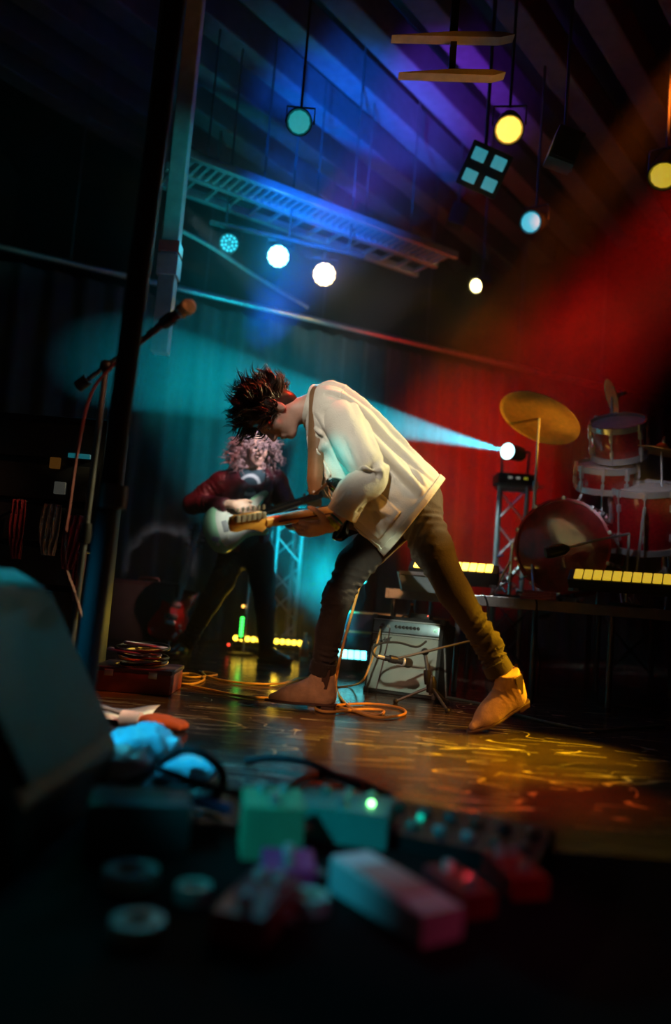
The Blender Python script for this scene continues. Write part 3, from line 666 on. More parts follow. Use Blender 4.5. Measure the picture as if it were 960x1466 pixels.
# ================================================================== amplifier, microphones, cables, small things at the back
fa = Vector((0.225, 4.44, 0)); fb = Vector((0.60, 4.27, 0)); xd = (fb - fa).normalized(); AW = (fb - fa).length
yd = Vector((-xd.y, xd.x, 0)); AH, AD = 0.42, 0.24
rotA = Matrix((xd, yd, Vector((0, 0, 1)))).transposed() @ Matrix.Rotation(math.radians(-9), 3, 'X')
amp = thing('guitar_amplifier', 'black combo guitar amplifier with silver grille cloth tilted back', 'amplifier', (fa + fb) / 2 + Vector((0, 0, 0.004)), rotA)
hw_ = AW / 2
lpart('cabinet', MB().box((0, AD / 2 + 0.012, AH / 2), (AW, AD, AH), None, 0.012), TOLEX, amp)
GR = bpy.data.materials.new('silver_grille_cloth'); GR.use_nodes = True; nt = GR.node_tree; b = nt.nodes['Principled BSDF']
tc = nt.nodes.new('ShaderNodeTexCoord'); wv = nt.nodes.new('ShaderNodeTexChecker'); wv.inputs['Scale'].default_value = 260
wv.inputs['Color1'].default_value = (0.46, 0.47, 0.42, 1); wv.inputs['Color2'].default_value = (0.30, 0.32, 0.30, 1)
ns = nt.nodes.new('ShaderNodeTexNoise'); ns.inputs['Scale'].default_value = 9; mx = nt.nodes.new('ShaderNodeMix'); mx.data_type = 'RGBA'; mx.blend_type = 'MULTIPLY'; mx.inputs['Factor'].default_value = 0.4
nt.links.new(tc.outputs['Object'], wv.inputs[0]); nt.links.new(tc.outputs['Object'], ns.inputs[0]); nt.links.new(wv.outputs[0], mx.inputs['A']); nt.links.new(ns.outputs['Fac'], mx.inputs['B']); nt.links.new(mx.outputs['Result'], b.inputs['Base Color']); b.inputs['Roughness'].default_value = 0.7
lpart('grille_cloth', MB().box((0, 0.004, 0.165), (AW - 0.035, 0.018, 0.295), None, 0.005), GR, amp)
pn = lpart('control_panel', MB().box((0, 0.002, AH - 0.062), (AW - 0.035, 0.02, 0.062), None, 0.003), mat('brushed_blue_panel', (0.42, 0.55, 0.62), 0.3, 0.7), amp)
for z in (0.318, AH - 0.026): lpart('trim_strip', MB().box((0, -0.008, z), (AW - 0.035, 0.008, 0.006)), ALU, amp, 0)
for k in range(7):
    x = -0.055 + k * 0.021
    kn = lpart('knob', MB().lathe([(0.0095, 0.0), (0.009, 0.008), (0.006, 0.009), (0.006, 0.018), (1e-6, 0.018)], (x, -0.008, AH - 0.06), (0, -1, 0), 14), BLACKP, pn)
lpart('jewel_lamp', MB().sphere((hw_ - 0.04, -0.012, AH - 0.062), 0.009, 10), mat('jewel', (0.5, 0.8, 0.6), 0.2, emit=(0.4, 1.0, 0.7), estr=0.6), pn)
for k in range(2): lpart('input_jack', MB().lathe([(0.009, 0), (0.009, 0.006), (0.004, 0.006)], (-hw_ + 0.075 + 0.03 * k, -0.008, AH - 0.062), (0, -1, 0), 12), CHROME, pn)
lpart('handle', MB().tube([(-0.09, 0.13, AH), (-0.07, 0.13, AH + 0.022), (0.07, 0.13, AH + 0.022), (0.09, 0.13, AH)], 0.008, 8, flat=0.5), BLACKP, amp)
for sx in (-1, 1):
    for z in (0.012, AH - 0.012): lpart('corner_protector', MB().box((sx * (hw_ - 0.012), 0.02, z), (0.03, 0.03, 0.03), None, 0.008), STEEL, amp)
    lpart('tilt_leg', MB().box((sx * (hw_ + 0.004), 0.13, 0.14), (0.008, 0.02, 0.34), Matrix.Rotation(0.5, 3, 'X')), CHROME, amp, 0)
def text(name, body, size, m, parent, loc, rot, shear=0.0, ext=0.0015):
    cu = bpy.data.curves.new(name, 'FONT'); cu.body = body; cu.size = size; cu.extrude = ext; cu.shear = shear; cu.align_x = 'CENTER'; cu.offset = 0.0006; cu.resolution_u = 4
    tmp = bpy.data.objects.new(name, cu); COL.objects.link(tmp); bpy.context.view_layer.update()
    me = bpy.data.meshes.new_from_object(tmp.evaluated_get(bpy.context.evaluated_depsgraph_get())); bpy.data.objects.remove(tmp)
    me.materials.clear(); me.materials.append(m)
    o = bpy.data.objects.new(name, me); COL.objects.link(o); o.parent = parent; o.location = loc; o.rotation_euler = rot
    return o
text('logo_script', 'Fender', 0.042, BLACKP, amp, (-hw_ + 0.075, -0.008, 0.262), (math.radians(90), math.radians(-20), 0), 0.35, 0.003)
# odds and ends on the amp
top = rotA @ Vector((0, 0, AH)) + amp.location
def on_amp(x, y): return rotA @ Vector((x, y, AH)) + amp.location
q = on_amp(-0.02, 0.12); gb = thing('glass_bottle', 'small dark glass bottle standing on top of the amplifier', 'bottle', q - Vector((0, 0, 0.012)))
part('bottle_body', MB().lathe([(0.017, 0.0), (0.018, 0.05), (0.008, 0.075), (0.007, 0.095)], q - Vector((0, 0, 0.012)), n=14), mat('brown_glass', (0.10, 0.03, 0.02), 0.1, coat=1), gb)
part('cap', MB().lathe([(0.009, 0.093), (0.009, 0.106), (1e-6, 0.107)], q - Vector((0, 0, 0.012)), n=12), mat('orange_cap', (0.7, 0.2, 0.05), 0.4), gb)
q = on_amp(0.06, 0.06) + Vector((0, 0, 0.002)); tn = thing('tuner_box', 'flat dark tuner box lying on top of the amplifier', 'box', q)
part('case', MB().box(q + Vector((0, 0, 0.012)), (0.11, 0.07, 0.03), rotA, 0.006), BLACKP, tn); part('red_light', MB().sphere(q + rotA @ Vector((0.045, -0.036, 0.016)), 0.004, 8), lamp_mat('red_led', (1, 0.05, 0.02), 3), tn)

def mic_stand(label, base, pole_top, boom_back, boom_tip, mic_dir, spread=0.26, pr=0.011, micl=0.16, mcol=None, legs=3, grill=None, a0=0.5, mic_label=''):
    base = Vector(base); pole_top = Vector(pole_top); boom_tip = Vector(boom_tip); boom_back = Vector(boom_back); md = Vector(mic_dir).normalized()
    t = thing('microphone_stand', label, 'mic stand', base)
    part('pole', MB().tube([base + Vector((0, 0, 0.06)), pole_top], pr, 10), STEEL, t)
    part('boom', MB().tube([boom_back, boom_tip], pr * 0.75, 8), STEEL, t)
    part('counterweight', MB().tube([boom_back, boom_back.lerp(boom_tip, 0.12)], pr * 2.0, 12), RUBBER, t)
    part('boom_clamp', MB().sphere(pole_top, pr * 2.2, 12), BLACKP, t)
    part('clutch', MB().lathe([(pr * 1.8, -0.03), (pr * 2.0, 0.0), (pr * 1.7, 0.04)], base.lerp(pole_top, 0.52), pole_top - base, 12), BLACKP, t)
    part('hub', MB().lathe([(0.024, -0.03), (0.026, 0.02), (0.014, 0.05)], base + Vector((0, 0, 0.10)), n=12), BLACKP, t)
    for k in range(legs):
        a = a0 + 2 * math.pi * k / legs; e = base + Vector((spread * math.cos(a), spread * math.sin(a), 0.010))
        part('leg', MB().tube([base + Vector((0, 0, 0.10)), e], pr * 0.8, 8), STEEL, t); part('rubber_foot', MB().sphere(e, 0.013, 8), RUBBER, t)
    mm = thing('microphone', mic_label, 'microphone', boom_tip)
    s_ = micl / 0.16
    part('handle', MB().lathe([(0.009 * s_, -0.05 * s_), (0.012 * s_, -0.045 * s_), (0.017 * s_, 0.05 * s_), (0.019 * s_, 0.055 * s_)], boom_tip, md, 16), mcol or BLACKP, mm)
    part('collar_ring', MB().lathe([(0.022 * s_, 0.054 * s_), (0.024 * s_, 0.058 * s_), (0.022 * s_, 0.066 * s_)], boom_tip, md, 16), CHROME, mm)
    part('grille', MB().lathe([(0.021 * s_, 0.066 * s_), (0.026 * s_, 0.082 * s_), (0.025 * s_, 0.098 * s_), (0.017 * s_, 0.11 * s_), (1e-6, 0.114 * s_)], boom_tip, md, 18), grill or mat('mic_mesh', (0.55, 0.5, 0.46), 0.4, 0.8, 0.5, 300, bump=1.0, bscale=500), mm)
    part('connector', MB().lathe([(0.009 * s_, -0.09 * s_), (0.0095 * s_, -0.05 * s_)], boom_tip, md, 10), CHROME, mm)
    part('clip', MB().lathe([(0.020 * s_, -0.02 * s_), (0.021 * s_, 0.02 * s_)], boom_tip, md, 12), BLACKP, mm)
    return t
bs = fl(615, 1012); bs.z = 0
pt = at(608, 933, bs.y - 0.01)
mic_stand('short black boom stand on the floor in front of the amplifier', bs, pt, at(700, 911, bs.y + 0.05), at(562, 944, bs.y - 0.08), (0.72, 0.25, -0.12), spread=0.17, pr=0.009, micl=0.15, a0=3.0, mic_label='black microphone hanging in front of the silver amplifier grille',
          grill=mat('black_mic_mesh', (0.03, 0.03, 0.03), 0.5, 0.3, bump=1, bscale=500))
e0 = at(545, 944, bs.y - 0.08)
single('mic_cable', MB().tube(cat_rom([at(553, 945, bs.y - 0.06), at(538, 940, bs.y - 0.07), at(533, 930, bs.y - 0.07), at(545, 921, bs.y - 0.06), at(570, 920, bs.y - 0.05), at(596, 926, bs.y - 0.05), at(610, 918, bs.y - 0.03)], 8), 0.0055, 8), RUBBER, 'black microphone cable looping across the amplifier grille', 'cable')
# vocal microphone at the near corner
vb = fl(60, 1010); vt = at(152, 524, 2.85)
mb_ = Vector((vt.x - 0.02, vt.y, 0))
mic_stand('tall boom stand with vocal microphone next to the scaffold post', mb_, vt, at(112, 553, 2.9), at(240, 459, 2.75), Vector(at(275, 436, 2.7)) - Vector(at(238, 461, 2.76)), spread=0.30, micl=0.175, mic_label='vocal microphone with gold mesh head on the tall boom stand',
          mcol=mat('dark_red_mic', (0.20, 0.05, 0.06), 0.3, 0.4), grill=mat('gold_mic_mesh', (0.75, 0.5, 0.3), 0.35, 0.8, 0.5, 300, bump=1.0, bscale=400))
single('vocal_cable', MB().tube(cat_rom([at(236, 465, 2.76), at(190, 500, 2.8), at(150, 535, 2.84), at(128, 570, 2.86), at(112, 640, 2.88), at(100, 720, 2.86), at(92, 800, 2.84), (mb_.x + 0.05, 2.8, 0.35), (mb_.x + 0.1, 2.75, 0.006)], 8), 0.006, 8), mat('red_brown_cable', (0.25, 0.06, 0.06), 0.4), 'thin reddish cable running down the tall vocal mic stand', 'cable')

# yellow instrument cable from the guitarist to the floor
YC = mat('orange_yellow_cable', (0.85, 0.42, 0.10), 0.45)
def G_(x, y): return fl(x, y) + Vector((0, 0, 0.008))
pts = [at(528, 800, 3.62), at(514, 840, 3.60), at(503, 880, 3.60), at(492, 920, 3.62), at(483, 960, 3.66), G_(481, 985), G_(490, 1005), G_(512, 1022), G_(545, 1030), G_(578, 1025), G_(572, 1016), G_(530, 1010), G_(480, 1012), G_(452, 1016), G_(470, 1022), G_(520, 1018), G_(548, 1020), G_(540, 1026), G_(505, 1020), G_(475, 1012), G_(440, 1010)]
single('guitar_cable', MB().tube(cat_rom(pts, 8), 0.0062, 8), YC, 'orange guitar cable dropping from the white-jacketed guitarist into loops on the floor', 'cable')
pts = [G_(402, 1002), G_(350, 1000), G_(300, 990), G_(255, 981), G_(238, 972), G_(270, 966), G_(292, 974), G_(270, 982), G_(230, 975), G_(245, 968), G_(275, 972), G_(310, 968), G_(290, 964), G_(300, 972), G_(345, 980), G_(400, 981), G_(425, 974), G_(446, 972)]
single('floor_guitar_cable', MB().tube(cat_rom(pts, 8), 0.0065, 8), mat('yellow_cable', (0.85, 0.55, 0.10), 0.45), 'yellow cable curling across the floor between the two guitarists', 'cable')
q = on_amp(-hw_ + 0.075, -0.008); 
ain = rotA @ Vector((-hw_ + 0.075, -0.03, AH - 0.062)) + amp.location
pts = [ain, ain + Vector((-0.01, -0.03, -0.02)), at(541, 915, 4.26), at(530, 950, 4.28), at(518, 975, 4.28), fl(500, 984) + Vector((0, 0, 0.008)), fl(470, 986) + Vector((0, 0, 0.008))]
ac = thing('amp_cable', 'orange cable plugged into the amplifier panel', 'cable', ain)
part('wire', MB().tube(cat_rom(pts, 8), 0.005, 8), YC, ac); part('plug', MB().tube([ain + Vector((0.004, 0.02, 0.002)), ain + Vector((-0.008, -0.03, -0.01))], 0.010, 10), BLACKP, ac)
# thin dark tube drawn as the cable's shadow line on the grille
single('grille_shadow_line', MB().tube([rotA @ Vector(v) + amp.location for v in ((-0.09, -0.012, 0.35), (-0.095, -0.014, 0.25), (-0.11, -0.014, 0.12), (-0.125, -0.012, 0.01))], 0.0035, 6), mat('shadow_line_dark', (0.10, 0.03, 0.03), 0.5), 'thin dark tube drawn as a cable shadow straight down the amplifier grille', 'cable')
# flight case behind the amp, orange light put into its edge colour
c0_ = at(500, 892, 5.55); fc = thing('flight_case', 'dark flight case with thin metal edges behind the amplifier', 'case', (c0_.x, c0_.y + 0.2, 0))
zb, zt = 0.02, at(500, 876, 5.55).z
xl, xr = at(478, 890, 5.55).x, at(518, 890, 5.55).x
part('case_body', MB().box(((xl + xr) / 2 + 0.3, c0_.y + 0.2, (0.22 + zt) / 2), (xr - xl + 0.6, 0.36, zt - 0.22), None, 0.006), mat('purple_black_laminate', (0.05, 0.02, 0.045), 0.4), fc, 0)
for z in (zt, at(500, 904, 5.55).z): part('edge_strip', MB().box(((xl + xr) / 2 + 0.3, c0_.y + 0.015, z), (xr - xl + 0.61, 0.02, 0.014)), mat('orange_lit_edge', (0.9, 0.5, 0.2), 0.35, 0.6), fc, 0)
for x in (xl + 0.05, xr + 0.5):
    part('case_leg', MB().box((x, c0_.y + 0.2, 0.11), (0.06, 0.3, 0.22)), BLACK, fc, 0)
c = at(519, 832, 5.6); sl = thing('clip_lamp', 'tiny round cyan lamp on a thin stalk above the flight case', 'lamp', (c.x, c.y, zt))
part('bulb', MB().sphere(c, 0.022, 12, (1.2, 1, 0.8)), lamp_mat('small_cyan', (0.05, 0.9, 0.85), 1.6), sl); part('stalk', MB().tube([c, (c.x + 0.03, c.y + 0.02, (c.z + zt) / 2), (c.x, c.y + 0.03, zt)], 0.006, 6), BLACKP, sl)
# bottle by the yellow batten
c = fl(434, 946); bt = thing('drink_bottle', 'clear bottle of red drink standing on the floor by the yellow batten', 'bottle', (c.x, c.y, 0))
part('bottle_glass', MB().lathe([(0.03, 0.0), (0.032, 0.01), (0.032, 0.11), (0.012, 0.16), (0.011, 0.19)], (c.x, c.y, 0), n=16), mat('clear_bottle', (0.55, 0.45, 0.42), 0.12, coat=1.0), bt)
part('label_band', MB().lathe([(0.0325, 0.03), (0.0335, 0.032), (0.0335, 0.085), (0.0325, 0.087)], (c.x, c.y, 0), n=16), mat('red_label', (0.75, 0.15, 0.08), 0.5), bt)
part('cap', MB().lathe([(0.014, 0.188), (0.014, 0.205), (1e-6, 0.206)], (c.x, c.y, 0), n=12), mat('pale_cap', (0.8, 0.7, 0.5), 0.4), bt)
# green LED column and its stand
c = at(345, 905, 5.95); gl = thing('level_meter', 'slim upright column of green lights on a thin pole at the back', 'light', (c.x, c.y, 0))
zb, zt = at(344, 912, 5.95).z, at(346, 883, 5.95).z
part('column', MB().box((c.x, c.y + 0.03, (zb + zt) / 2), (0.05, 0.04, zt - zb + 0.04), None, 0.006), BLACKP, gl)
for k in range(6):
    part('green_light', MB().sphere((c.x, c.y + 0.006, zb + (zt - zb) * (k + 0.5) / 6), 0.013, 10, (1.2, 0.5, 1)), lamp_mat('green_led', (0.05, 1.0, 0.10), 3.0), gl)
part('pole', MB().tube([(c.x + 0.02, c.y + 0.04, 0.0), (c.x + 0.025, c.y + 0.04, 0.62)], 0.010, 8), ALU, gl)
part('amber_light', MB().sphere(at(348, 868, 5.95), 0.012, 10), lamp_mat('amber_led', (1, 0.5, 0.08), 3.0), gl)
part('base', MB().lathe([(0.10, 0), (0.10, 0.015), (0.02, 0.02)], (c.x, c.y + 0.04, 0), n=20), BLACK, gl)
for (x, y, nm) in ((327, 923, 'tiny red standby light at the end of the yellow batten'), (380, 918, 'tiny red standby light by the boot of the curly-haired guitarist')):
    q = at(x, y, 6.0); o_ = single('standby_light', MB().sphere(q, 0.010, 8), lamp_mat('red_led', (1, 0.05, 0.02), 3), nm, 'light', q)
    part('box', MB().box((q.x, q.y + 0.03, q.z / 2), (0.05, 0.04, q.z + 0.02)), BLACKP, o_, 0)
# dark guitar cabinet at the back
c = at(205, 915, 6.2); cb = thing('speaker_cabinet', 'dark speaker cabinet standing in front of the drape', 'speaker', (c.x, c.y, 0))
part('cabinet', MB().box((c.x, c.y, 0.24), (0.52, 0.3, 0.48), None, 0.015), TOLEX, cb); part('grille', MB().box((c.x, c.y - 0.15, 0.24), (0.46, 0.015, 0.42), None, 0.006), mat('dark_teal_grille', (0.03, 0.045, 0.045), 0.7, bump=0.5, bscale=300), cb)
part('handle', MB().tube([(c.x - 0.08, c.y, 0.48), (c.x - 0.07, c.y, 0.505), (c.x + 0.07, c.y, 0.505), (c.x + 0.08, c.y, 0.48)], 0.009, 8), BLACKP, cb)

# ================================================================== guitars
STRAT = [(-0.39, 0.0), (-0.38, 0.085), (-0.325, 0.145), (-0.24, 0.152), (-0.16, 0.118), (-0.08, 0.112), (0.0, 0.138), (0.06, 0.150), (0.085, 0.130), (0.045, 0.095), (0.0, 0.062), (-0.02, 0.032), (-0.02, -0.032), (0.0, -0.062), (0.02, -0.09), (0.025, -0.118), (-0.01, -0.13), (-0.07, -0.112), (-0.14, -0.112), (-0.22, -0.145), (-0.30, -0.160), (-0.365, -0.105)]
SGB = [(-0.36, 0.0), (-0.365, 0.08), (-0.34, 0.135), (-0.27, 0.155), (-0.19, 0.13), (-0.13, 0.105), (-0.06, 0.12), (0.02, 0.14), (0.045, 0.135), (0.02, 0.10), (-0.03, 0.06), (-0.04, 0.03), (-0.04, -0.03), (-0.03, -0.06), (0.02, -0.10), (0.045, -0.135), (0.02, -0.14), (-0.06, -0.12), (-0.13, -0.105), (-0.19, -0.13), (-0.27, -0.155), (-0.34, -0.135), (-0.365, -0.08)]
TUNE = mat('nickel_tuner', (0.55, 0.52, 0.50), 0.3, 0.5)
def guitar(label, org, X, Zh, bodym, neckm, boardm, outline=STRAT, guard=None, pick='single', headm=None, sides=6):
    R_ = axes(X, Zh); t = thing('electric_guitar', label, 'guitar', org, R_)
    out = [(p.x, p.y) for p in cat_rom([(x, y, 0) for x, y in outline], 5, True)]
    lpart('body', MB().prism(out, -0.022, 0.022, inset=0.009), bodym, t, 50)
    if guard:
        g = [(x * 0.80 - 0.012 if x > -0.25 else -0.25 + (x + 0.25) * 0.3, y * 0.80) for x, y in out if True]
        lpart('pickguard', MB().prism(g, 0.0215, 0.0245), guard, t, 30)
    nk = MB(); 
    nk.tube([(-0.06, 0, 0.010), (0.05, 0, 0.010), (0.25, 0, 0.012), (0.425, 0, 0.013)], [0.029, 0.0275, 0.0245, 0.0215], 14, flat=0.72)
    nko = lpart('neck', nk, neckm, t)
    fb_ = MB().prism([(-0.075, -0.0285), (0.425, -0.0215), (0.425, 0.0215), (-0.075, 0.0285)], 0.020, 0.029)
    fo = lpart('fretboard', fb_, boardm, t, 0)
    for k in range(1, 22):
        x = 0.425 - 0.648 * (1 - 2 ** (-k / 12)); w_ = 0.0215 + (0.425 - x) * 0.014
        lpart('fret', MB().box((x, 0, 0.0295), (0.0022, 2 * w_, 0.0018)), CHROME, fo, 0)
    hd = [(0.42, 0.0215), (0.43, 0.036), (0.455, 0.050), (0.50, 0.050), (0.585, 0.048), (0.605, 0.040), (0.61, 0.015), (0.60, -0.012), (0.575, -0.018), (0.52, -0.014), (0.48, -0.022), (0.445, -0.034), (0.425, -0.0215)] if outline is STRAT else [(0.42, 0.021), (0.45, 0.034), (0.56, 0.042), (0.59, 0.028), (0.585, 0.0), (0.59, -0.028), (0.56, -0.042), (0.45, -0.034), (0.42, -0.021)]
    ho = lpart('headstock', MB().prism(hd, 0.002, 0.017, inset=0.002), headm or neckm, t, 50)
    for k in range(6):
        if outline is STRAT: x, y, sy = 0.448 + 0.026 * k, 0.040, 1
        else: x, y, sy = 0.465 + 0.04 * (k % 3), (0.030 if k < 3 else -0.030), (1 if k < 3 else -1)
        tn_ = lpart('tuner', MB().box((x, y - 0.006 * sy, -0.004), (0.018, 0.026, 0.014), None, 0.003), TUNE, ho)
        lpart('tuner_button', MB().box((x, y + 0.026 * sy, -0.002), (0.012, 0.018, 0.008), None, 0.003), TUNE, tn_)
        lpart('string_post', MB().lathe([(0.004, 0.017), (0.004, 0.03)], (x, y - 0.012 * sy, 0), n=8), CHROME, ho)
    for k in range(6):
        yb = -0.026 + 0.0104 * k; yn = -0.0165 + 0.0066 * k
        lpart('string', MB().tube([(-0.225, yb, 0.035), (0.425, yn, 0.0315), (0.455 + 0.026 * k if outline is STRAT else 0.5, 0.028 if outline is STRAT else (yn * 1.2), 0.024)], 0.0007 + 0.00012 * (5 - k), 4), CHROME, t)
    if pick == 'single':
        for x, a in ((-0.085, 0), (-0.14, 0), (-0.19, 0.18)): lpart('pickup', MB().box((x, 0, 0.026), (0.017, 0.078, 0.014), Matrix.Rotation(a, 3, 'Z'), 0.004), mat('pickup_cover', (0.75, 0.72, 0.62), 0.4), t)
    else:
        for x in (-0.095, -0.185): lpart('pickup', MB().box((x, 0, 0.026), (0.038, 0.085, 0.016), None, 0.004), BLACKP, t)
    lpart('bridge', MB().box((-0.235, 0, 0.029), (0.035, 0.075, 0.014), None, 0.003), CHROME, t)
    for k in range(3): lpart('control_knob', MB().lathe([(0.011, 0.022), (0.010, 0.038), (1e-6, 0.039)], (-0.24 - 0.035 * k, -0.075 - 0.012 * k, 0), n=14), mat('cream_knob', (0.7, 0.66, 0.55), 0.4), t)
    lpart('jack_plate', MB().box((-0.32, -0.06, 0.024), (0.05, 0.03, 0.005), Matrix.Rotation(-0.5, 3, 'Z'), 0.002), CHROME, t)
    for p_ in ((0.07, 0.135, 0), (-0.388, 0.0, 0)): lpart('strap_button', MB().lathe([(0.004, 0), (0.004, 0.008), (0.008, 0.012), (1e-6, 0.014)], p_, (p_[0] + 0.2 if p_[0] > 0 else -1, 0.5 if p_[0] > 0 else 0, 0), 10), CHROME, t)
    return t, R_
MAPLE = mat('amber_maple', (0.80, 0.40, 0.09), 0.28, vary=0.15, scale=6, stretch=(1, 8, 8), coat=0.5)
ROSE = mat('rosewood', (0.07, 0.035, 0.028), 0.4)
# guitar of the guitarist in front: neck toward the hall, back of the neck seen
tip = at(331, 757, 2.95); bod = at(512, 728, 3.47)
X1 = (tip - bod).normalized(); O1 = tip - X1 * 0.605
Z1 = Vector((0, 0, 1)).cross(X1); Z1 = X1.cross(Vector((0, 0, 1))) * -1
Z1 = Vector((X1.y, -X1.x, 0)).normalized(); Z1 = Z1 if Z1.y > 0 else -Z1
Z1 = (Z1 + Vector((0, 0, 0.18))).normalized()
g1, RG1 = guitar('black electric guitar with amber maple neck held by the white-jacketed guitarist', O1, X1, Z1, mat('gloss_black', (0.010, 0.012, 0.012), 0.12, coat=1.0), MAPLE, ROSE, guard=mat('black_guard', (0.02, 0.02, 0.02), 0.3))
lpart('skunk_stripe', MB().box((0.20, 0, -0.0075), (0.33, 0.006, 0.004)), mat('walnut_stripe', (0.16, 0.04, 0.015), 0.4), g1, 0)
def on_g1(v): return RG1 @ Vector(v) + O1
# guitar of the guitarist at the back
cbody = at(338, 750, 5.12); ntip = at(452, 712, 5.02)
X2 = (ntip - cbody).normalized(); O2 = cbody + X2 * 0.17
g2, RG2 = guitar('mint green electric guitar held by the curly-haired guitarist', O2, X2, Vector((0.10, -1, 0.22)), mat('surf_green', (0.33, 0.62, 0.38), 0.22, vary=0.04, coat=0.8), mat('pale_maple', (0.6, 0.42, 0.22), 0.35), ROSE, guard=mat('aged_white_guard', (0.62, 0.62, 0.55), 0.35))
def on_g2(v): return RG2 @ Vector(v) + O2
# red guitar parked on a stand
rb0 = at(240, 905, 6.0); rtop = at(281, 768, 6.25)
X3 = (rtop - rb0).normalized(); O3 = rb0 + X3 * 0.30
g3, RG3 = guitar('red electric guitar with two black pickups parked upright on a stand', O3, X3, Vector((0.12, -1, 0.3)), mat('cherry_red', (0.55, 0.02, 0.015), 0.2, vary=0.1, coat=1.0), mat('mahogany', (0.16, 0.05, 0.03), 0.35), ROSE, outline=SGB, pick='hum', headm=BLACKP)
fb3 = rb0 - X3 * 0.06
gs = thing('guitar_stand', 'black tubular stand cradling the red guitar', 'stand', (rb0.x, rb0.y + 0.1, 0))
n3 = O3 + X3 * 0.40
back = Vector((0, 0.05, 0))
part('post', MB().tube([(rb0.x + 0.03, rb0.y + 0.10, 0.12), n3 + Vector((0, 0.06, 0))], 0.010, 8), STEEL, gs)
part('neck_yoke', MB().tube([n3 + Vector((-0.05, -0.03, 0.01)), n3 + Vector((-0.05, 0.05, 0)), n3 + Vector((0.05, 0.05, 0)), n3 + Vector((0.05, -0.03, 0.01))], 0.009, 8), RUBBER, gs)
lo3 = O3 - X3 * 0.375
part('cradle', MB().tube([lo3 + Vector((-0.10, -0.05, 0.02)), lo3 + Vector((-0.10, 0.05, -0.01)), lo3 + Vector((0.10, 0.05, -0.01)), lo3 + Vector((0.10, -0.05, 0.02))], 0.010, 8), RUBBER, gs)
part('post_lower', MB().tube([lo3 + Vector((0, 0.05, -0.01)), (rb0.x + 0.03, rb0.y + 0.10, 0.14)], 0.010, 8), STEEL, gs)
for a in (0.6, 2.6, 4.7): part('leg', MB().tube([(rb0.x + 0.03, rb0.y + 0.10, 0.14), (rb0.x + 0.03 + 0.2 * math.cos(a), rb0.y + 0.10 + 0.2 * math.sin(a), 0.008)], 0.009, 8), STEEL, gs)

# ================================================================== people
def cols(s, f, u): return Matrix((Vector(s), Vector(f), Vector(u))).transposed()
def head_prims(c, u, f, k=0.018):
    u = Vector(u).normalized(); f = Vector(f); f = (f - u * f.dot(u)).normalized(); s = f.cross(u).normalized(); A = cols(s, f, u)
    P_ = lambda a, b, d: Vector(c) + s * a + f * b + u * d
    pr = [ell(P_(0, -0.012, 0.03), (0.076, 0.096, 0.092), A, k), ell(P_(0, 0.03, -0.04), (0.058, 0.062, 0.078), A, 0.03), ell(P_(0, 0.062, -0.102), (0.026, 0.022, 0.018), A, 0.025),
          ell(P_(0, 0.078, 0.022), (0.050, 0.018, 0.012), A, 0.02), cone(P_(0, 0.090, 0.008), P_(0, 0.112, -0.034), 0.008, 0.0125, 0.014),
          ell(P_(0, 0.094, -0.038), (0.018, 0.011, 0.008), A, 0.008), ell(P_(0, 0.089, -0.066), (0.024, 0.010, 0.006), A, 0.006), ell(P_(0, 0.086, -0.077), (0.020, 0.010, 0.0065), A, 0.006)]
    for q in (-1, 1):
        pr.append(ell(P_(q * 0.040, 0.062, -0.025), (0.022, 0.022, 0.022), A, 0.02))
        pr.append(ell(P_(q * 0.078, -0.012, -0.012), (0.010, 0.020, 0.032), A, 0.01))
        pr.append(ell(P_(q * 0.032, 0.098, 0.000), (0.018, 0.014, 0.011), A, 0.012, True))
    return pr, P_, A
def hand_prims(w, d, n, r, curls=(0.5, 0.6, 0.5), size=1.0, spread=0.1, thumb=(0.55, 0.75, 0.35)):
    w = Vector(w); d = Vector(d).normalized(); n = Vector(n); n = (n - d * n.dot(d)).normalized(); r = Vector(r); r = (r - d * r.dot(d) - n * r.dot(n)).normalized()
    S = size; pr = [ell(w + d * 0.048 * S, (0.040 * S, 0.050 * S, 0.016 * S), cols(r, d, n), 0.012)]
    lens = ((0.042, 0.026, 0.020), (0.046, 0.029, 0.021), (0.043, 0.027, 0.020), (0.034, 0.021, 0.018))
    for i, off in enumerate((0.032, 0.011, -0.010, -0.030)):
        p = w + (d * (0.092 - abs(i - 1) * 0.005) + r * off) * S; a = 0.0
        pr.append(cone(w + (d * 0.03 + r * off * 0.6) * S, p, 0.014 * S, 0.0115 * S, 0.01))
        dd = (d + r * spread * (1.5 - i) * 0.35).normalized()
        for j in range(3):
            a += curls[j]; q = p + (dd * math.cos(a) + n * math.sin(a)) * lens[i][j] * S
            pr.append(cone(p, q, (0.0102 - 0.0008 * j) * S, (0.0094 - 0.0009 * j) * S, 0.004)); p = q
    t0 = w + (d * 0.025 + r * 0.028) * S; t1 = t0 + (r * thumb[0] + d * thumb[1] + n * 0.15).normalized() * 0.042 * S
    t2 = t1 + (r * thumb[0] * 0.5 + d * thumb[1] + n * thumb[2]).normalized() * 0.034 * S; t3 = t2 + (d * thumb[1] + n * (thumb[2] + 0.3)).normalized() * 0.026 * S
    pr += [cone(t0, t1, 0.016 * S, 0.013 * S, 0.012), cone(t1, t2, 0.012 * S, 0.0108 * S, 0.004), cone(t2, t3, 0.0108 * S, 0.009 * S, 0.004)]
    return pr
def eyes(parent, P_, mm=0.0115):
    for q in (-1, 1):
        e = part('eyeball', MB().sphere(P_(q * 0.031, 0.078, 0.001), mm, 12), mat('eye_white', (0.75, 0.72, 0.7), 0.2), parent)
        part('iris', MB().sphere(P_(q * 0.031, 0.0865, 0.0), 0.0045, 8), mat('dark_iris', (0.05, 0.03, 0.02), 0.2), e)
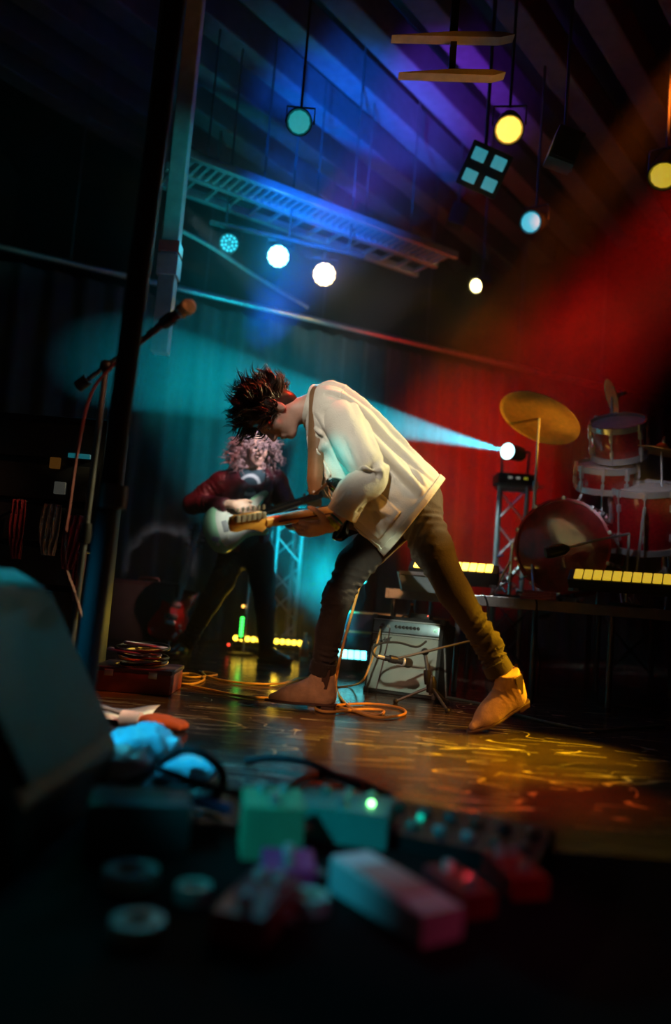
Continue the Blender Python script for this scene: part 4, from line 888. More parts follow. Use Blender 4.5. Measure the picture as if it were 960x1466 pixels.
def locks(rng, roots, fn, n_seg=6, r0=0.006, sides=5):
    mb = MB()
    for (p, nrm_) in roots:
        path, rad = fn(p, nrm_); mb.tube(path, rad, sides)
    return mb
# ------------------------------------------------------------------ guitarist in the pale jacket
D1 = 3.55
def S1(x, y, dy=0.0): return at(x, y, D1 + dy)
per = thing('person', 'guitarist bent over in a cream jacket, dark jeans and tan boots', 'person', (0.35, 3.6, 0))
hc = S1(392, 593, -0.02); hu = Vector((-0.95, -0.10, 0.22)); hf = Vector((-0.22, -0.20, -0.95))
hp, HP, HA = head_prims(hc, hu, hf)
pelv = S1(588, 722); chest = S1(500, 622); neckb = S1(458, 585); 
shN = S1(486, 603, -0.19); shF = S1(478, 600, 0.19)
W1 = on_g1((0.125, -0.040, -0.058)); elN = S1(536, 686, -0.28); fw = W1
elF = S1(545, 690, 0.22); WF = on_g1((-0.20, 0.02, 0.09))
hipN = S1(600, 738, -0.09); hipF = S1(572, 742, 0.09)
kN = at(650, 848, 3.42); aN = at(712, 962, 3.44)
kF = at(483, 855, 3.60); aF = at(461, 968, 3.66)
bp = hp + [cone(neckb, HP(0, -0.03, -0.05), 0.062, 0.056, 0.03), cone(pelv, S1(548, 668), 0.125, 0.125, 0.04), cone(S1(548, 668), chest, 0.12, 0.14, 0.05), cone(chest, neckb, 0.13, 0.075, 0.05),
    cone(S1(480, 592, -0.10), shN, 0.07, 0.06, 0.04), cone(S1(480, 592, 0.10), shF, 0.07, 0.06, 0.04), cone(shN, elN, 0.052, 0.042, 0.03), cone(elN, W1, 0.041, 0.027, 0.02), cone(shF, elF, 0.052, 0.042, 0.03), cone(elF, WF, 0.041, 0.027, 0.02),
    cone(pelv, hipN, 0.10, 0.085, 0.04), cone(pelv, hipF, 0.10, 0.085, 0.04), cone(hipN, at(618, 785, 3.45), 0.072, 0.066, 0.03), cone(at(618, 785, 3.45), kN, 0.066, 0.046, 0.03), cone(kN, aN, 0.044, 0.034, 0.02), cone(hipF, at(508, 808, 3.62), 0.072, 0.060, 0.03), cone(at(508, 808, 3.62), kF, 0.060, 0.044, 0.03), cone(kF, aF, 0.044, 0.034, 0.02)]
bp += hand_prims(W1, RG1 @ Vector((0.82, -0.10, 0.42)), RG1 @ Vector((-0.35, 0.55, 0.8)), RG1 @ Vector((0.35, 0.9, 0)), (0.45, 0.85, 0.7), 1.05, thumb=(0.85, 0.45, 0.15))
bp += hand_prims(WF, RG1 @ Vector((0.4, -0.6, -0.3)), RG1 @ Vector((0, 0, -1)), RG1 @ Vector((1, 0.4, 0)), (0.3, 0.4, 0.3))
bodyo = part('body', field_mesh(bp, 0.006), SKIN, per, 0); smooth(bodyo.data, 180)
eyes(bodyo, HP)
# jeans
DEN = mat('dark_brown_denim', (0.030, 0.019, 0.016), 0.8, vary=0.3, scale=9, bump=0.35, bscale=260, sheen=0.15)
tp = [ell(pelv + Vector((0.0, 0, 0.02)), (0.125, 0.165, 0.13), Matrix.Rotation(0.6, 3, 'Y'), 0.04), cone(S1(574, 700), pelv, 0.135, 0.13, 0.05),
      cone(hipN, at(618, 785, 3.45), 0.098, 0.088, 0.05, (0.006, 60, 0.3)), cone(at(618, 785, 3.45), kN, 0.087, 0.066, 0.03, (0.006, 75, 1.0)), cone(kN, at(697, 921, 3.42), 0.066, 0.058, 0.03, (0.010, 85, 2.0)), cone(at(697, 921, 3.42), at(713, 958, 3.43), 0.057, 0.054, 0.02, (0.009, 110, 0.5)),
      cone(hipF, at(508, 808, 3.62), 0.096, 0.080, 0.05, (0.006, 60, 1.3)), cone(at(508, 808, 3.62), kF, 0.080, 0.064, 0.03, (0.006, 75, 0.1)), cone(kF, at(471, 905, 3.63), 0.064, 0.060, 0.03, (0.009, 90, 1.2)), cone(at(471, 905, 3.63), at(462, 958, 3.66), 0.059, 0.056, 0.02, (0.010, 105, 2.5))]
cutN = (at(713, 958, 3.43), aN - kN); cutF = (at(462, 958, 3.66), aF - kF)
# cut planes act only near each ankle: done by trimming the two legs after meshing
tm = field_mesh(tp, 0.0065)
jn = part('jeans', tm, DEN, per, 0); smooth(jn.data, 180)
for c, dr_ in ((at(712, 956, 3.43), (aN - kN).normalized()), (at(462, 956, 3.66), (aF - kF).normalized())):
    part('turned_hem', MB().lathe([(0.050, -0.03), (0.059, -0.028), (0.061, 0.0), (0.060, 0.024), (0.054, 0.027), (0.048, 0.02)], c, dr_, 24), DEN, jn)
bpk = S1(612, 722, -0.17)
# boots
SUED = mat('tan_suede', (0.62, 0.36, 0.20), 0.8, vary=0.18, scale=22, bump=0.25, bscale=150, sheen=0.3)
SOLE = mat('boot_sole', (0.10, 0.045, 0.03), 0.6); GUSS = mat('boot_elastic', (0.10, 0.05, 0.035), 0.8, bump=0.5, bscale=300, stretch=(8, 1, 1))
BX = [cone((-0.004, 0, 0.18), (0.0, 0, 0.10), 0.049, 0.047, 0.03), cone((0.0, 0, 0.10), (-0.012, 0, 0.050), 0.047, 0.043, 0.04), cone((-0.016, 0, 0.048), (0.125, 0, 0.036), 0.043, 0.041, 0.04), cone((0.125, 0, 0.036), (0.222, 0, 0.028), 0.041, 0.016, 0.04), cone((0.0, 0, 0.115), (0.075, 0, 0.066), 0.042, 0.035, 0.04, (0.004, 120, 0.4)), cone((0.075, 0, 0.066), (0.16, 0, 0.040), 0.034, 0.024, 0.04)]
boot_me = field_mesh(BX, 0.005, cuts=[((0, 0, 0.016), (0, 0, -1)), ((0, 0, 0.175), (0, 0, 1))]).mesh('boot')
smooth(boot_me, 180); boot_me.materials.append(SUED)
solep = [(p.x, p.y) for p in cat_rom([(-0.066, 0.0, 0), (-0.055, 0.033, 0), (0.0, 0.036, 0), (0.06, 0.036, 0), (0.13, 0.040, 0), (0.195, 0.026, 0), (0.245, 0.0, 0), (0.195, -0.026, 0), (0.13, -0.040, 0), (0.06, -0.036, 0), (0.0, -0.036, 0), (-0.055, -0.033, 0)], 4, True)]
heelp = [(-0.064, 0), (-0.052, 0.030), (-0.01, 0.032), (0.0, 0.03), (0.0, -0.03), (-0.01, -0.032), (-0.052, -0.030)]
def boot(loc, X, up):
    R_ = axes(X, up); o = bpy.data.objects.new('boot', boot_me); COL.objects.link(o); o.parent = per
    o.matrix_local = Matrix.Translation(Vector(loc) - per.location) @ R_.to_4x4()
    lpart('sole', MB().prism([(x * 1.04, y * 1.32) for x, y in solep], 0.008, 0.019, inset=0.002), SOLE, o); lpart('heel', MB().prism([(x * 1.08, y * 1.4) for x, y in heelp], -0.012, 0.012, inset=0.002), SOLE, o)
    for sy in (-1, 1):
        g = MB().prism([(-0.014, 0.085), (0.008, 0.085), (0.014, 0.14), (0.014, 0.172), (-0.022, 0.172), (-0.022, 0.14)], -0.006, 0.006)
        g.v = [(v[0] - 0.004, sy * (0.0560 + v[2] * 0.5 + (v[1] - 0.085) * 0.02), v[1]) for v in g.v]
        lpart('elastic_gusset', g, GUSS, o)
    lpart('pull_tab', MB().tube([(-0.050, 0.0, 0.165), (-0.055, 0, 0.185), (-0.047, 0, 0.172)], 0.007, 8, flat=0.4), GUSS, o)
    return o
hF = fl(462, 1016); boot((hF.x - 0.01, hF.y, 0.012), (-1, -0.03, 0), (0, 0, 1))
toe = fl(671, 1049); hN = at(733, 1010, 3.46)
Xb = (Vector((toe.x, toe.y, 0.0)) - hN).normalized(); Xb = (hN - Vector((toe.x, toe.y, 0.0))).normalized() * -1
boot(Vector((toe.x, toe.y, 0.0)) - Xb * 0.245 + axes(Xb, (0.0, 0.0, 1)) @ Vector((0, 0, -0.008)), Xb, (0.25, -0.1, 1))
# T-shirt collar/inside of the jacket
SHIRT = mat('black_tshirt', (0.03, 0.022, 0.028), 0.8, bump=0.2)
sp = [cone(S1(575, 700), S1(530, 655), 0.14, 0.145, 0.05), cone(S1(530, 655), S1(490, 615), 0.145, 0.15, 0.05), cone(S1(490, 615), S1(468, 594), 0.13, 0.085, 0.04), cone(S1(482, 596, -0.08), shN, 0.08, 0.065, 0.04), cone(S1(482, 596, 0.08), shF, 0.08, 0.065, 0.04)]
so = part('shirt', field_mesh(sp, 0.009), SHIRT, per, 0); smooth(so.data, 180)

# jacket: lofted shell following the photographed back and front lines
JK = mat('cream_canvas', (0.80, 0.74, 0.60), 0.85, vary=0.06, scale=7, bump=0.35, bscale=240, sheen=0.2)
ST = [((449, 558), (437, 606), 0.115), ((466, 554), (442, 640), 0.20), ((492, 558), (450, 668), 0.245), ((522, 577), (462, 697), 0.255), ((553, 610), (480, 726), 0.25), ((584, 643), (502, 752), 0.245), ((610, 668), (526, 775), 0.245), ((632, 690), (549, 796), 0.25)]
def crease(u_, v_, lst):
    t_ = 0.0
    for (u0, v0, u1, v1, w_, dp) in lst:
        du, dv_ = u1 - u0, v1 - v0; l2 = du * du + dv_ * dv_; k = ((u_ - u0) * du + (v_ - v0) * dv_) / l2
        kk = min(1, max(0, k)); px, py = u_ - u0 - kk * du, v_ - v0 - kk * dv_
        sd_ = (px * dv_ - py * du) / math.sqrt(l2); r2 = math.sqrt(px * px + py * py)
        fade = math.sin(math.pi * min(1, max(0, k * 0.9 + 0.05))) ** 0.5
        t_ += fade * dp * (-math.exp(-(r2 / w_) ** 2) + 0.9 * math.exp(-((sd_ - 1.7 * w_) / (1.1 * w_)) ** 2) * math.exp(-(max(0, r2 - 3 * w_) / w_) ** 2))
    return t_
_r = random.Random(31)
JCR = [(0.16, -0.33, 0.10, -0.14, 0.012, 0.012), (0.20, -0.36, 0.40, -0.24, 0.016, 0.018), (0.24, -0.42, 0.44, -0.40, 0.018, 0.020), (0.10, -0.46, 0.40, -0.52, 0.016, 0.016), (0.06, -0.56, 0.36, -0.60, 0.014, 0.012), (0.26, -0.16, 0.42, -0.28, 0.012, 0.012), (0.30, -0.10, 0.36, -0.24, 0.010, 0.010)]
for _ in range(26):
    u0 = _r.uniform(0.02, 0.40); v0 = _r.uniform(-1.3, -0.06); an = _r.uniform(-0.6, 0.6); ln = _r.uniform(0.06, 0.18)
    JCR.append((u0, v0, u0 + ln * math.cos(an), v0 + ln * math.sin(an), _r.uniform(0.007, 0.013), _r.uniform(0.004, 0.009)))
def jpt(sv, th, off=0.0):
    """sv along the back 0..1, th angle: 0 front edge, -pi/2 near side, -pi the back"""
    x = sv * (len(ST) - 1); i = min(int(x), len(ST) - 2); t = x - i
    def cr(a, b, c, d): return 0.5 * ((2 * b) + (c - a) * t + (2 * a - 5 * b + 4 * c - d) * t * t + (3 * b - a - 3 * c + d) * t ** 3)
    q = [ST[max(i - 1, 0)], ST[i], ST[i + 1], ST[min(i + 2, len(ST) - 1)]]
    B = [cr(*[z[0][k] for z in q]) for k in (0, 1)]; F = [cr(*[z[1][k] for z in q]) for k in (0, 1)]; wd = cr(*[z[2] for z in q])
    Bp = S1(*B); Fp = S1(*F); c = (Bp + Fp) / 2; u = (Fp - Bp); a = u.length / 2; u.normalize()
    ct, st_ = math.cos(th), math.sin(th); ex = 0.8
    p = c + u * (a * math.copysign(abs(ct) ** ex, ct)) + Vector((0, 1, 0)) * (wd * math.copysign(abs(st_) ** ex, st_))
    n_ = (u * ct / a + Vector((0, 1, 0)) * st_ / wd).normalized()
    # cloth folds: long soft creases running down the cloth plus small noise
    g = sv * 1.0
    fold = 0.010 * math.sin(7.0 * th + 9.0 * sv + 2.0 * math.sin(6 * sv + th)) * (0.3 + 0.7 * sv) + 0.012 * noise.noise(Vector((p.x * 9 + p.z * 6, p.y * 5, p.z * 5 - p.x * 4))) + 0.006 * noise.noise(p * 22)
    fold = fold * 0.6 + 1.15 * crease(sv * 0.48, th * 0.235, JCR)
    if sv > 0.93: fold *= 0.4
    return p + n_ * (fold + off)
def jsheet(s0, s1, t0, t1, ns, nt_, off=0.0):
    mb = MB(); vs = [jpt(s0 + (s1 - s0) * i / ns, t0 + (t1 - t0) * j / nt_, off) for i in range(ns + 1) for j in range(nt_ + 1)]
    return mb.add(vs, [(i * (nt_ + 1) + j, (i + 1) * (nt_ + 1) + j, (i + 1) * (nt_ + 1) + j + 1, i * (nt_ + 1) + j + 1) for i in range(ns) for j in range(nt_)])
def solid(o, th): md = o.modifiers.new('thickness', 'SOLIDIFY'); md.thickness = th; md.offset = 0; return o
JF = -0.16; JE = -2 * math.pi + 0.30
jk = part('jacket', jsheet(0.0, 1.0, JF, JE, 120, 200), JK, per, 0); smooth(jk.data, 180); solid(jk, 0.006)
solid(part('hem_band', jsheet(0.945, 1.0, JF, JE, 6, 120, 0.005), JK, jk, 60), 0.006)
solid(part('front_placket', jsheet(0.10, 1.0, JF, JF - 0.20, 60, 5, 0.005), JK, jk, 60), 0.005)
solid(part('hip_pocket', jsheet(0.62, 0.90, -0.62, -1.42, 22, 18, 0.008), JK, jk, 60), 0.006)
solid(part('chest_pocket', jsheet(0.28, 0.46, -0.42, -0.85, 14, 12, 0.008), JK, jk, 60), 0.006)
solid(part('chest_flap', jsheet(0.27, 0.33, -0.40, -0.88, 6, 12, 0.014), JK, jk, 60), 0.005)
solid(part('back_yoke_seam', jsheet(0.30, 0.31, -1.9, -4.3, 2, 40, 0.004), JK, jk, 60), 0.003)
cl = MB(); 
cl_vs = []
for i in range(5):
    for j in range(31):
        th = -0.5 + (-2 * math.pi + 1.0) * j / 30; p = jpt(0.015, th, -0.004); up_ = (S1(440, 560) - S1(470, 575)).normalized()
        h = (0.0, 0.010, 0.016, 0.008, -0.006)[i]; o_ = (0.0, -0.004, 0.004, 0.016, 0.022)[i]
        n_ = (jpt(0.015, th, 0.02) - p).normalized(); cl_vs.append(p + up_ * h + n_ * o_)
cl.add(cl_vs, [(i * 31 + j, (i + 1) * 31 + j, (i + 1) * 31 + j + 1, i * 31 + j + 1) for i in range(4) for j in range(30)])
solid(part('collar', cl, JK, jk, 60), 0.005)
def sleeve(pts, rads, seed, parent, mat_, nr=44, wr=0.006, name='sleeve'):
    path = cat_rom(pts, 16); m = len(path); rr = []
    for i in range(m):
        x = i / (m - 1) * (len(rads) - 1); k = min(int(x), len(rads) - 2); rr.append(rads[k] + (rads[k + 1] - rads[k]) * (x - k))
    mb = MB().tube(path, rr, nr, cap=False); rg = random.Random(int(seed * 100)); cl_ = []
    for _ in range(34):
        el_ = rg.random() < 0.5; u0 = rg.gauss(0.29, 0.035) if el_ else rg.uniform(0.02, 0.48); v0 = rg.uniform(0, 0.47); an = rg.uniform(1.0, 2.1) if el_ else rg.uniform(-0.7, 0.7); ln = rg.uniform(0.05, 0.13)
        cl_.append((u0, v0, u0 + ln * math.cos(an), v0 + ln * math.sin(an), rg.uniform(0.007, 0.013), rg.uniform(0.006, 0.014)))
    for i in range(m):
        for k in range(nr):
            v = Vector(mb.v[i * nr + k]); n_ = (v - path[i]).normalized(); a = 2 * math.pi * k / nr; tt = i / (m - 1)
            env = 0.35 + 1.2 * math.exp(-((tt - 0.52) / 0.14) ** 2) + 0.7 * math.exp(-((tt - 0.95) / 0.1) ** 2)
            dsp = 0.95 * crease(tt * 0.5, ((a + 0.3) % 6.2832) * 0.075, cl_) + 0.006 * noise.noise(Vector((tt * 5, math.cos(a) * 1.5, math.sin(a) * 1.5 + seed)))
            mb.v[i * nr + k] = tuple(v + n_ * dsp)
    o = part(name, mb, mat_, parent, 0); smooth(o.data, 180); solid(o, 0.005); return o, path, rr
cuffp = W1 + (elN - W1).normalized() * 0.075
slv, pth, rr = sleeve([S1(484, 590, -0.13), S1(494, 610, -0.22), S1(513, 648, -0.265), S1(530, 684, -0.275), S1(508, 703, -0.30), cuffp], [0.085, 0.086, 0.080, 0.072, 0.066, 0.058], 0.7, jk, JK)
part('cuff', MB().lathe([(0.058, -0.035), (0.066, -0.035), (0.067, 0.0), (0.065, 0.008), (0.056, 0.008)], cuffp, (cuffp - S1(508, 703, -0.30)), 26), JK, slv)
sleeve([S1(478, 592, 0.13), S1(490, 612, 0.21), S1(515, 650, 0.23), elF, WF.lerp(elF, 0.5), WF.lerp(elF, 0.22)], [0.092, 0.092, 0.085, 0.078, 0.068, 0.058], 2.7, jk, JK)
# wristbands
fd = (W1 - elN).normalized()
part('wristband', MB().lathe([(0.0315, -0.011), (0.033, -0.010), (0.033, 0.010), (0.0315, 0.011)], W1 - fd * 0.016, fd, 24), mat('yellow_green_band', (0.62, 0.75, 0.03), 0.4, vary=0.5, scale=70), per)
part('bracelet', MB().lathe([(0.032, -0.005), (0.035, 0.0), (0.032, 0.005)], W1 - fd * 0.040, fd, 20), mat('teal_bead', (0.05, 0.2, 0.2), 0.2, 0.5), per)
# strap of the guitar, over the near shoulder
STRAP = mat('brown_leather_strap', (0.24, 0.13, 0.06), 0.45, vary=0.15, bump=0.1)
sa = on_g1((0.07, 0.14, 0.0))
sp_ = [S1(520, 600, -0.05), S1(488, 566, -0.10), S1(468, 553, -0.115), S1(455, 560, -0.14), S1(453, 590, -0.19), S1(452, 630, -0.205), S1(451, 670, -0.20), S1(449, 708, -0.19)]
pp = cat_rom(sp_, 8); mb = MB(); vs = []
for i, p in enumerate(pp):
    t_ = (pp[min(i + 1, len(pp) - 1)] - pp[max(i - 1, 0)]).normalized(); w_ = Vector((0.96, -0.25, 0)); 
    if i < 20: w_ = Vector((0.55, -0.6, 0.5)).lerp(Vector((0.96, -0.25, 0)), i / 20)
    w_ = (w_ - t_ * w_.dot(t_)).normalized(); hw2 = 0.034 if i < len(pp) - 6 else 0.034 - 0.003 * (i - len(pp) + 6)
    vs += [p - w_ * hw2, p + w_ * hw2]
mb.add(vs, [(2 * i, 2 * i + 1, 2 * i + 3, 2 * i + 2) for i in range(len(pp) - 1)])
mb.v = [tuple(RG1.transposed() @ (Vector(v) - O1)) for v in mb.v]
stp = lpart('strap', mb, STRAP, g1, 0); smooth(stp.data, 180); solid(stp, 0.004)
eb = RG1.transposed() @ (pp[-2] - O1 + Vector((0, -0.006, 0)))
lpart('strap_rivet', MB().sphere(eb, 0.008, 10), CHROME, stp)
se = RG1.transposed() @ (pp[-1] - O1)
lpart('strap_tab', MB().tube([se, (se + Vector((0.07, 0.135, 0))) / 2, (0.072, 0.137, 0)], 0.012, 8, flat=0.3), STRAP, g1)
# hair of the front guitarist, flung forward and up
rng = random.Random(11)
HAIRM = mat('dark_brown_hair', (0.055, 0.028, 0.018), 0.35, vary=0.4, scale=40, spec=0.7)
ue = HA.col[2]; fe = HA.col[1]; se_ = HA.col[0]
capm = field_mesh([ell(HP(0, -0.022, 0.04), (0.088, 0.103, 0.102), HA, 0.02), ell(HP(0, 0.05, 0.085), (0.07, 0.06, 0.05), HA, 0.03), ell(HP(0, -0.075, -0.02), (0.07, 0.05, 0.07), HA, 0.03), ell(HP(0, 0.115, -0.045), (0.075, 0.055, 0.12), HA, 0.02, True)], 0.007)
hm = MB()
hm.add(capm.v, capm.f)
for k in range(210):
    while True:
        v = Vector((rng.gauss(0, 1), rng.gauss(0, 1), rng.gauss(0, 1))).normalized()
        if v.z > -0.45 and not (v.y > 0.60 and v.z < 0.30): break
    p = HP(v.x * 0.080, v.y * 0.096 - 0.02, v.z * 0.096 + 0.035)
    nn = (se_ * v.x + fe * v.y + ue * v.z).normalized()
    L_ = rng.uniform(0.08, 0.175) * (1.0 if v.z > 0.1 else 0.85)
    fling = ue * 0.55 + Vector((-0.12, 0, 0.0)) + Vector((0.10, 0, 0.95)) * max(0.0, -v.y) + (fe * 0.75 + Vector((0.25, 0, -0.2))) * max(0.0, v.y) * 0.9
    fling.normalize()
    d0 = (nn * 0.7 + fling * 0.45).normalized(); q = p.copy(); guide = [p - nn * 0.012]
    tw = Vector((rng.gauss(0, 1), rng.gauss(0, 1), rng.gauss(0, 1))) * 0.38
    e1 = d0.orthogonal().normalized(); e2 = d0.cross(e1); ph = rng.uniform(0, 6.28); am = rng.uniform(0.35, 1.0); ns = 10; fq = rng.uniform(4.5, 8.0)
    for j in range(ns):
        a = (j + 1) / ns; dd = (d0 * (1 - a * 0.7) + fling * a * 0.9 + tw * a + (e1 * math.cos(ph + fq * a) + e2 * math.sin(ph + fq * a)) * am).normalized(); q = q + dd * L_ / ns; guide.append(q.copy())
    for m_ in range(7):
        ox, oy = rng.gauss(0, 0.009), rng.gauss(0, 0.009); sh = rng.uniform(0.7, 1.0); sp2 = rng.uniform(0.25, 0.7)
        n_use = max(5, int(ns * sh)); pth_ = []
        for i in range(n_use + 1):
            a = i / ns; pth_.append(guide[i] + (e1 * ox + e2 * oy) * ((1 - a) + sp2 * a) * (0.6 + 0.8 * math.sin(math.pi * min(1, a * 1.1)) if a < 0.9 else 0.5))
        r0 = rng.choice((0.0052, 0.004, 0.003, 0.002)); hm.tube(pth_, [r0 * (1 - 0.9 * (i / n_use) ** 1.5) for i in range(n_use + 1)], 4, cap=False)
hr = part('hair', hm, HAIRM, per, 0); smooth(hr.data, 180)

# ------------------------------------------------------------------ curly-haired guitarist at the back
D2 = 5.42
def S2(x, y, dy=0.0): return at(x, y, D2 + dy)
pr2 = thing('person', 'curly-haired guitarist in a dark red leather jacket and teal print shirt', 'person', (-0.62, 5.5, 0))
h2c = S2(366, 641, -0.10); h2u = Vector((0.05, -0.16, 0.98)); h2f = Vector((0.45, -0.85, -0.30))
hp2, HP2, HA2 = head_prims(h2c, h2u, h2f)
nb2 = S2(361, 674); ch2 = S2(354, 712); pv2 = S2(352, 785)
sR = S2(318, 692, -0.02); sL = S2(394, 690, 0.02)
eR = S2(276, 722, -0.02); wR = on_g2((-0.13, 0.105, 0.075)); eL = S2(420, 745, -0.14); wL = on_g2((0.34, -0.075, -0.045))
hR = S2(334, 795, 0.0); hL = S2(372, 795, 0.0)
kR = S2(300, 862, -0.05); aR = at(263, 930, 5.48); kL = S2(379, 868, -0.02); aL = at(381, 932, 5.62)
bp = hp2 + [cone(nb2, HP2(0, -0.03, -0.06), 0.062, 0.054, 0.03), cone(pv2, ch2, 0.12, 0.13, 0.05), cone(ch2, nb2, 0.12, 0.07, 0.05), cone(S2(345, 684), sR, 0.07, 0.06, 0.04), cone(S2(372, 684), sL, 0.07, 0.06, 0.04),
    cone(sR, eR, 0.05, 0.042, 0.03), cone(eR, wR, 0.040, 0.028, 0.02), cone(sL, eL, 0.05, 0.042, 0.03), cone(eL, wL, 0.040, 0.028, 0.02),
    cone(pv2, hR, 0.10, 0.085, 0.04), cone(pv2, hL, 0.10, 0.085, 0.04), cone(hR, S2(318, 832, -0.03), 0.068, 0.058, 0.03), cone(S2(318, 832, -0.03), kR, 0.058, 0.045, 0.03), cone(kR, aR, 0.043, 0.033, 0.02), cone(hL, S2(376, 832, -0.01), 0.068, 0.058, 0.03), cone(S2(376, 832, -0.01), kL, 0.058, 0.045, 0.03), cone(kL, aL, 0.043, 0.033, 0.02)]
bp += hand_prims(wR, RG2 @ Vector((0.75, -0.60, -0.25)), RG2 @ Vector((0, -0.2, -1)), RG2 @ Vector((0.6, 0.8, 0)), (0.35, 0.5, 0.4))
bp += hand_prims(wL, RG2 @ Vector((0.25, 0.80, 0.1)), RG2 @ Vector((0, 0.3, 1)), RG2 @ Vector((-1, 0, 0)), (0.4, 0.8, 0.7))
b2 = part('body', field_mesh(bp, 0.0075), SKIN, pr2, 0); smooth(b2.data, 180); eyes(b2, HP2)
TEE = mat('teal_black_tshirt', (0.03, 0.075, 0.085), 0.8, bump=0.2)
# printed ring on the shirt, in the shirt's own colour
nt = TEE.node_tree; bs_ = nt.nodes['Principled BSDF']; src = bs_.inputs['Base Color'].links[0].from_socket
pc_ = S2(358, 690, -0.16) - pr2.location
tcn = nt.nodes.new('ShaderNodeTexCoord'); sub = nt.nodes.new('ShaderNodeVectorMath'); sub.operation = 'DISTANCE'; sub.inputs[1].default_value = pc_; nt.links.new(tcn.outputs['Object'], sub.inputs[0])
rp = nt.nodes.new('ShaderNodeValToRGB'); rp.color_ramp.interpolation = 'LINEAR'
els = rp.color_ramp.elements; els[0].position = 0.0; els[0].color = (1, 1, 1, 1); els[1].position = 0.30; els[1].color = (0, 0, 0, 1)
for pos_, v in ((0.58, 0), (0.64, 1), (0.78, 1), (0.84, 0)): e = els.new(pos_); e.color = (v, v, v, 1)
dv = nt.nodes.new('ShaderNodeMath'); dv.operation = 'DIVIDE'; dv.inputs[1].default_value = 0.115; nt.links.new(sub.outputs['Value'], dv.inputs[0]); nt.links.new(dv.outputs[0], rp.inputs[0])
mxn = nt.nodes.new('ShaderNodeMix'); mxn.data_type = 'RGBA'; nt.links.new(rp.outputs[0], mxn.inputs['Factor']); nt.links.new(src, mxn.inputs['A']); mxn.inputs['B'].default_value = (0.55, 0.62, 0.58, 1); nt.links.new(mxn.outputs['Result'], bs_.inputs['Base Color'])
ts = part('shirt', field_mesh([cone(S2(352, 780), S2(354, 735), 0.135, 0.14, 0.05), cone(S2(354, 735), ch2, 0.14, 0.145, 0.05), cone(ch2, S2(360, 682), 0.135, 0.09, 0.05), cone(S2(345, 686), sR, 0.08, 0.065, 0.04), cone(S2(372, 686), sL, 0.08, 0.065, 0.04)], 0.009), TEE, pr2, 0); smooth(ts.data, 180)
LEA = mat('oxblood_leather', (0.075, 0.012, 0.018), 0.40, vary=0.3, scale=18, bump=0.5, bscale=40, coat=0.15)
jl = [cone(S2(351, 778), S2(354, 735), 0.158, 0.162, 0.05, (0.006, 50, 0.3)), cone(S2(354, 735), ch2, 0.162, 0.166, 0.05, (0.005, 50, 1.3)), cone(ch2, S2(360, 684), 0.16, 0.11, 0.05), cone(S2(345, 688), sR, 0.095, 0.082, 0.05), cone(S2(372, 688), sL, 0.095, 0.082, 0.05),
      cone(sR, S2(296, 706, -0.02), 0.082, 0.070, 0.03, (0.006, 70, 0.2)), cone(S2(296, 706, -0.02), eR, 0.072, 0.066, 0.03, (0.007, 85, 1.2)), cone(eR, eR.lerp(wR, 0.78), 0.066, 0.048, 0.03, (0.006, 85, 2.2)),
      cone(sL, eL, 0.080, 0.064, 0.03, (0.006, 70, 0.9)), cone(eL, eL.lerp(wL, 0.75), 0.062, 0.046, 0.03, (0.006, 80, 0.2)),
      cone(S2(360, 655, -0.22), S2(362, 800, -0.20), 0.060, 0.125, 0.02, None, True), cone(S2(361, 684, -0.06), S2(362, 640, -0.10), 0.088, 0.075, 0.02, None, True)]
jl2 = part('leather_jacket', field_mesh(jl, 0.0085, cuts=[(S2(351, 792), (0, 0, -1))]), LEA, pr2, 0); smooth(jl2.data, 180)
part('lapel', MB().tube(cat_rom([S2(388, 682, -0.08), S2(386, 700, -0.17), S2(380, 722, -0.19)], 6), [0.016] * 6 + [0.022] * 6 + [0.012], 8, flat=0.35), LEA, jl2)
JN2 = mat('black_jeans', (0.028, 0.030, 0.034), 0.7, bump=0.3, bscale=200)
j2 = part('jeans', field_mesh([ell(S2(352, 785), (0.165, 0.13, 0.13), None, 0.04), cone(hR, S2(318, 832, -0.03), 0.098, 0.082, 0.05, (0.004, 60, 0.3)), cone(S2(318, 832, -0.03), kR, 0.082, 0.068, 0.03, (0.004, 70, 1.0)), cone(kR, aR, 0.066, 0.054, 0.03, (0.006, 80, 2.0)),
     cone(hL, S2(376, 832, -0.01), 0.098, 0.082, 0.05, (0.004, 60, 1.3)), cone(S2(376, 832, -0.01), kL, 0.082, 0.068, 0.03, (0.004, 70, 0.1)), cone(kL, aL, 0.066, 0.054, 0.03, (0.006, 80, 1.2))], 0.0085), JN2, pr2, 0); smooth(j2.data, 180)
SHM = mat('black_shoe_leather', (0.022, 0.02, 0.022), 0.3, coat=0.4)
shoe_me = field_mesh([cone((0, 0, 0.12), (-0.01, 0, 0.06), 0.046, 0.044, 0.02), cone((-0.02, 0, 0.05), (0.08, 0, 0.048), 0.042, 0.044, 0.03), cone((0.06, 0, 0.05), (0.17, 0, 0.038), 0.044, 0.032, 0.03), ell((0.19, 0, 0.036), (0.045, 0.038, 0.026), None, 0.02)], 0.007, cuts=[((0, 0, 0.018), (0, 0, -1))]).mesh('shoe')
smooth(shoe_me, 180); shoe_me.materials.append(SHM)
for (loc, X) in (((aL.x - 0.0, aL.y - 0.02, 0), (0.80, -0.6, 0)), ((aR.x - 0.0, aR.y, 0), (-0.25, -0.95, 0))):
    R_ = axes(X, (0, 0, 1)); o = bpy.data.objects.new('shoe', shoe_me); COL.objects.link(o); o.parent = pr2; o.matrix_local = Matrix.Translation(Vector(loc) - pr2.location) @ R_.to_4x4()
    lpart('sole', MB().prism([(x * 0.95, y * 1.08) for x, y in solep], 0.0, 0.022, inset=0.003), RUBBER, o)
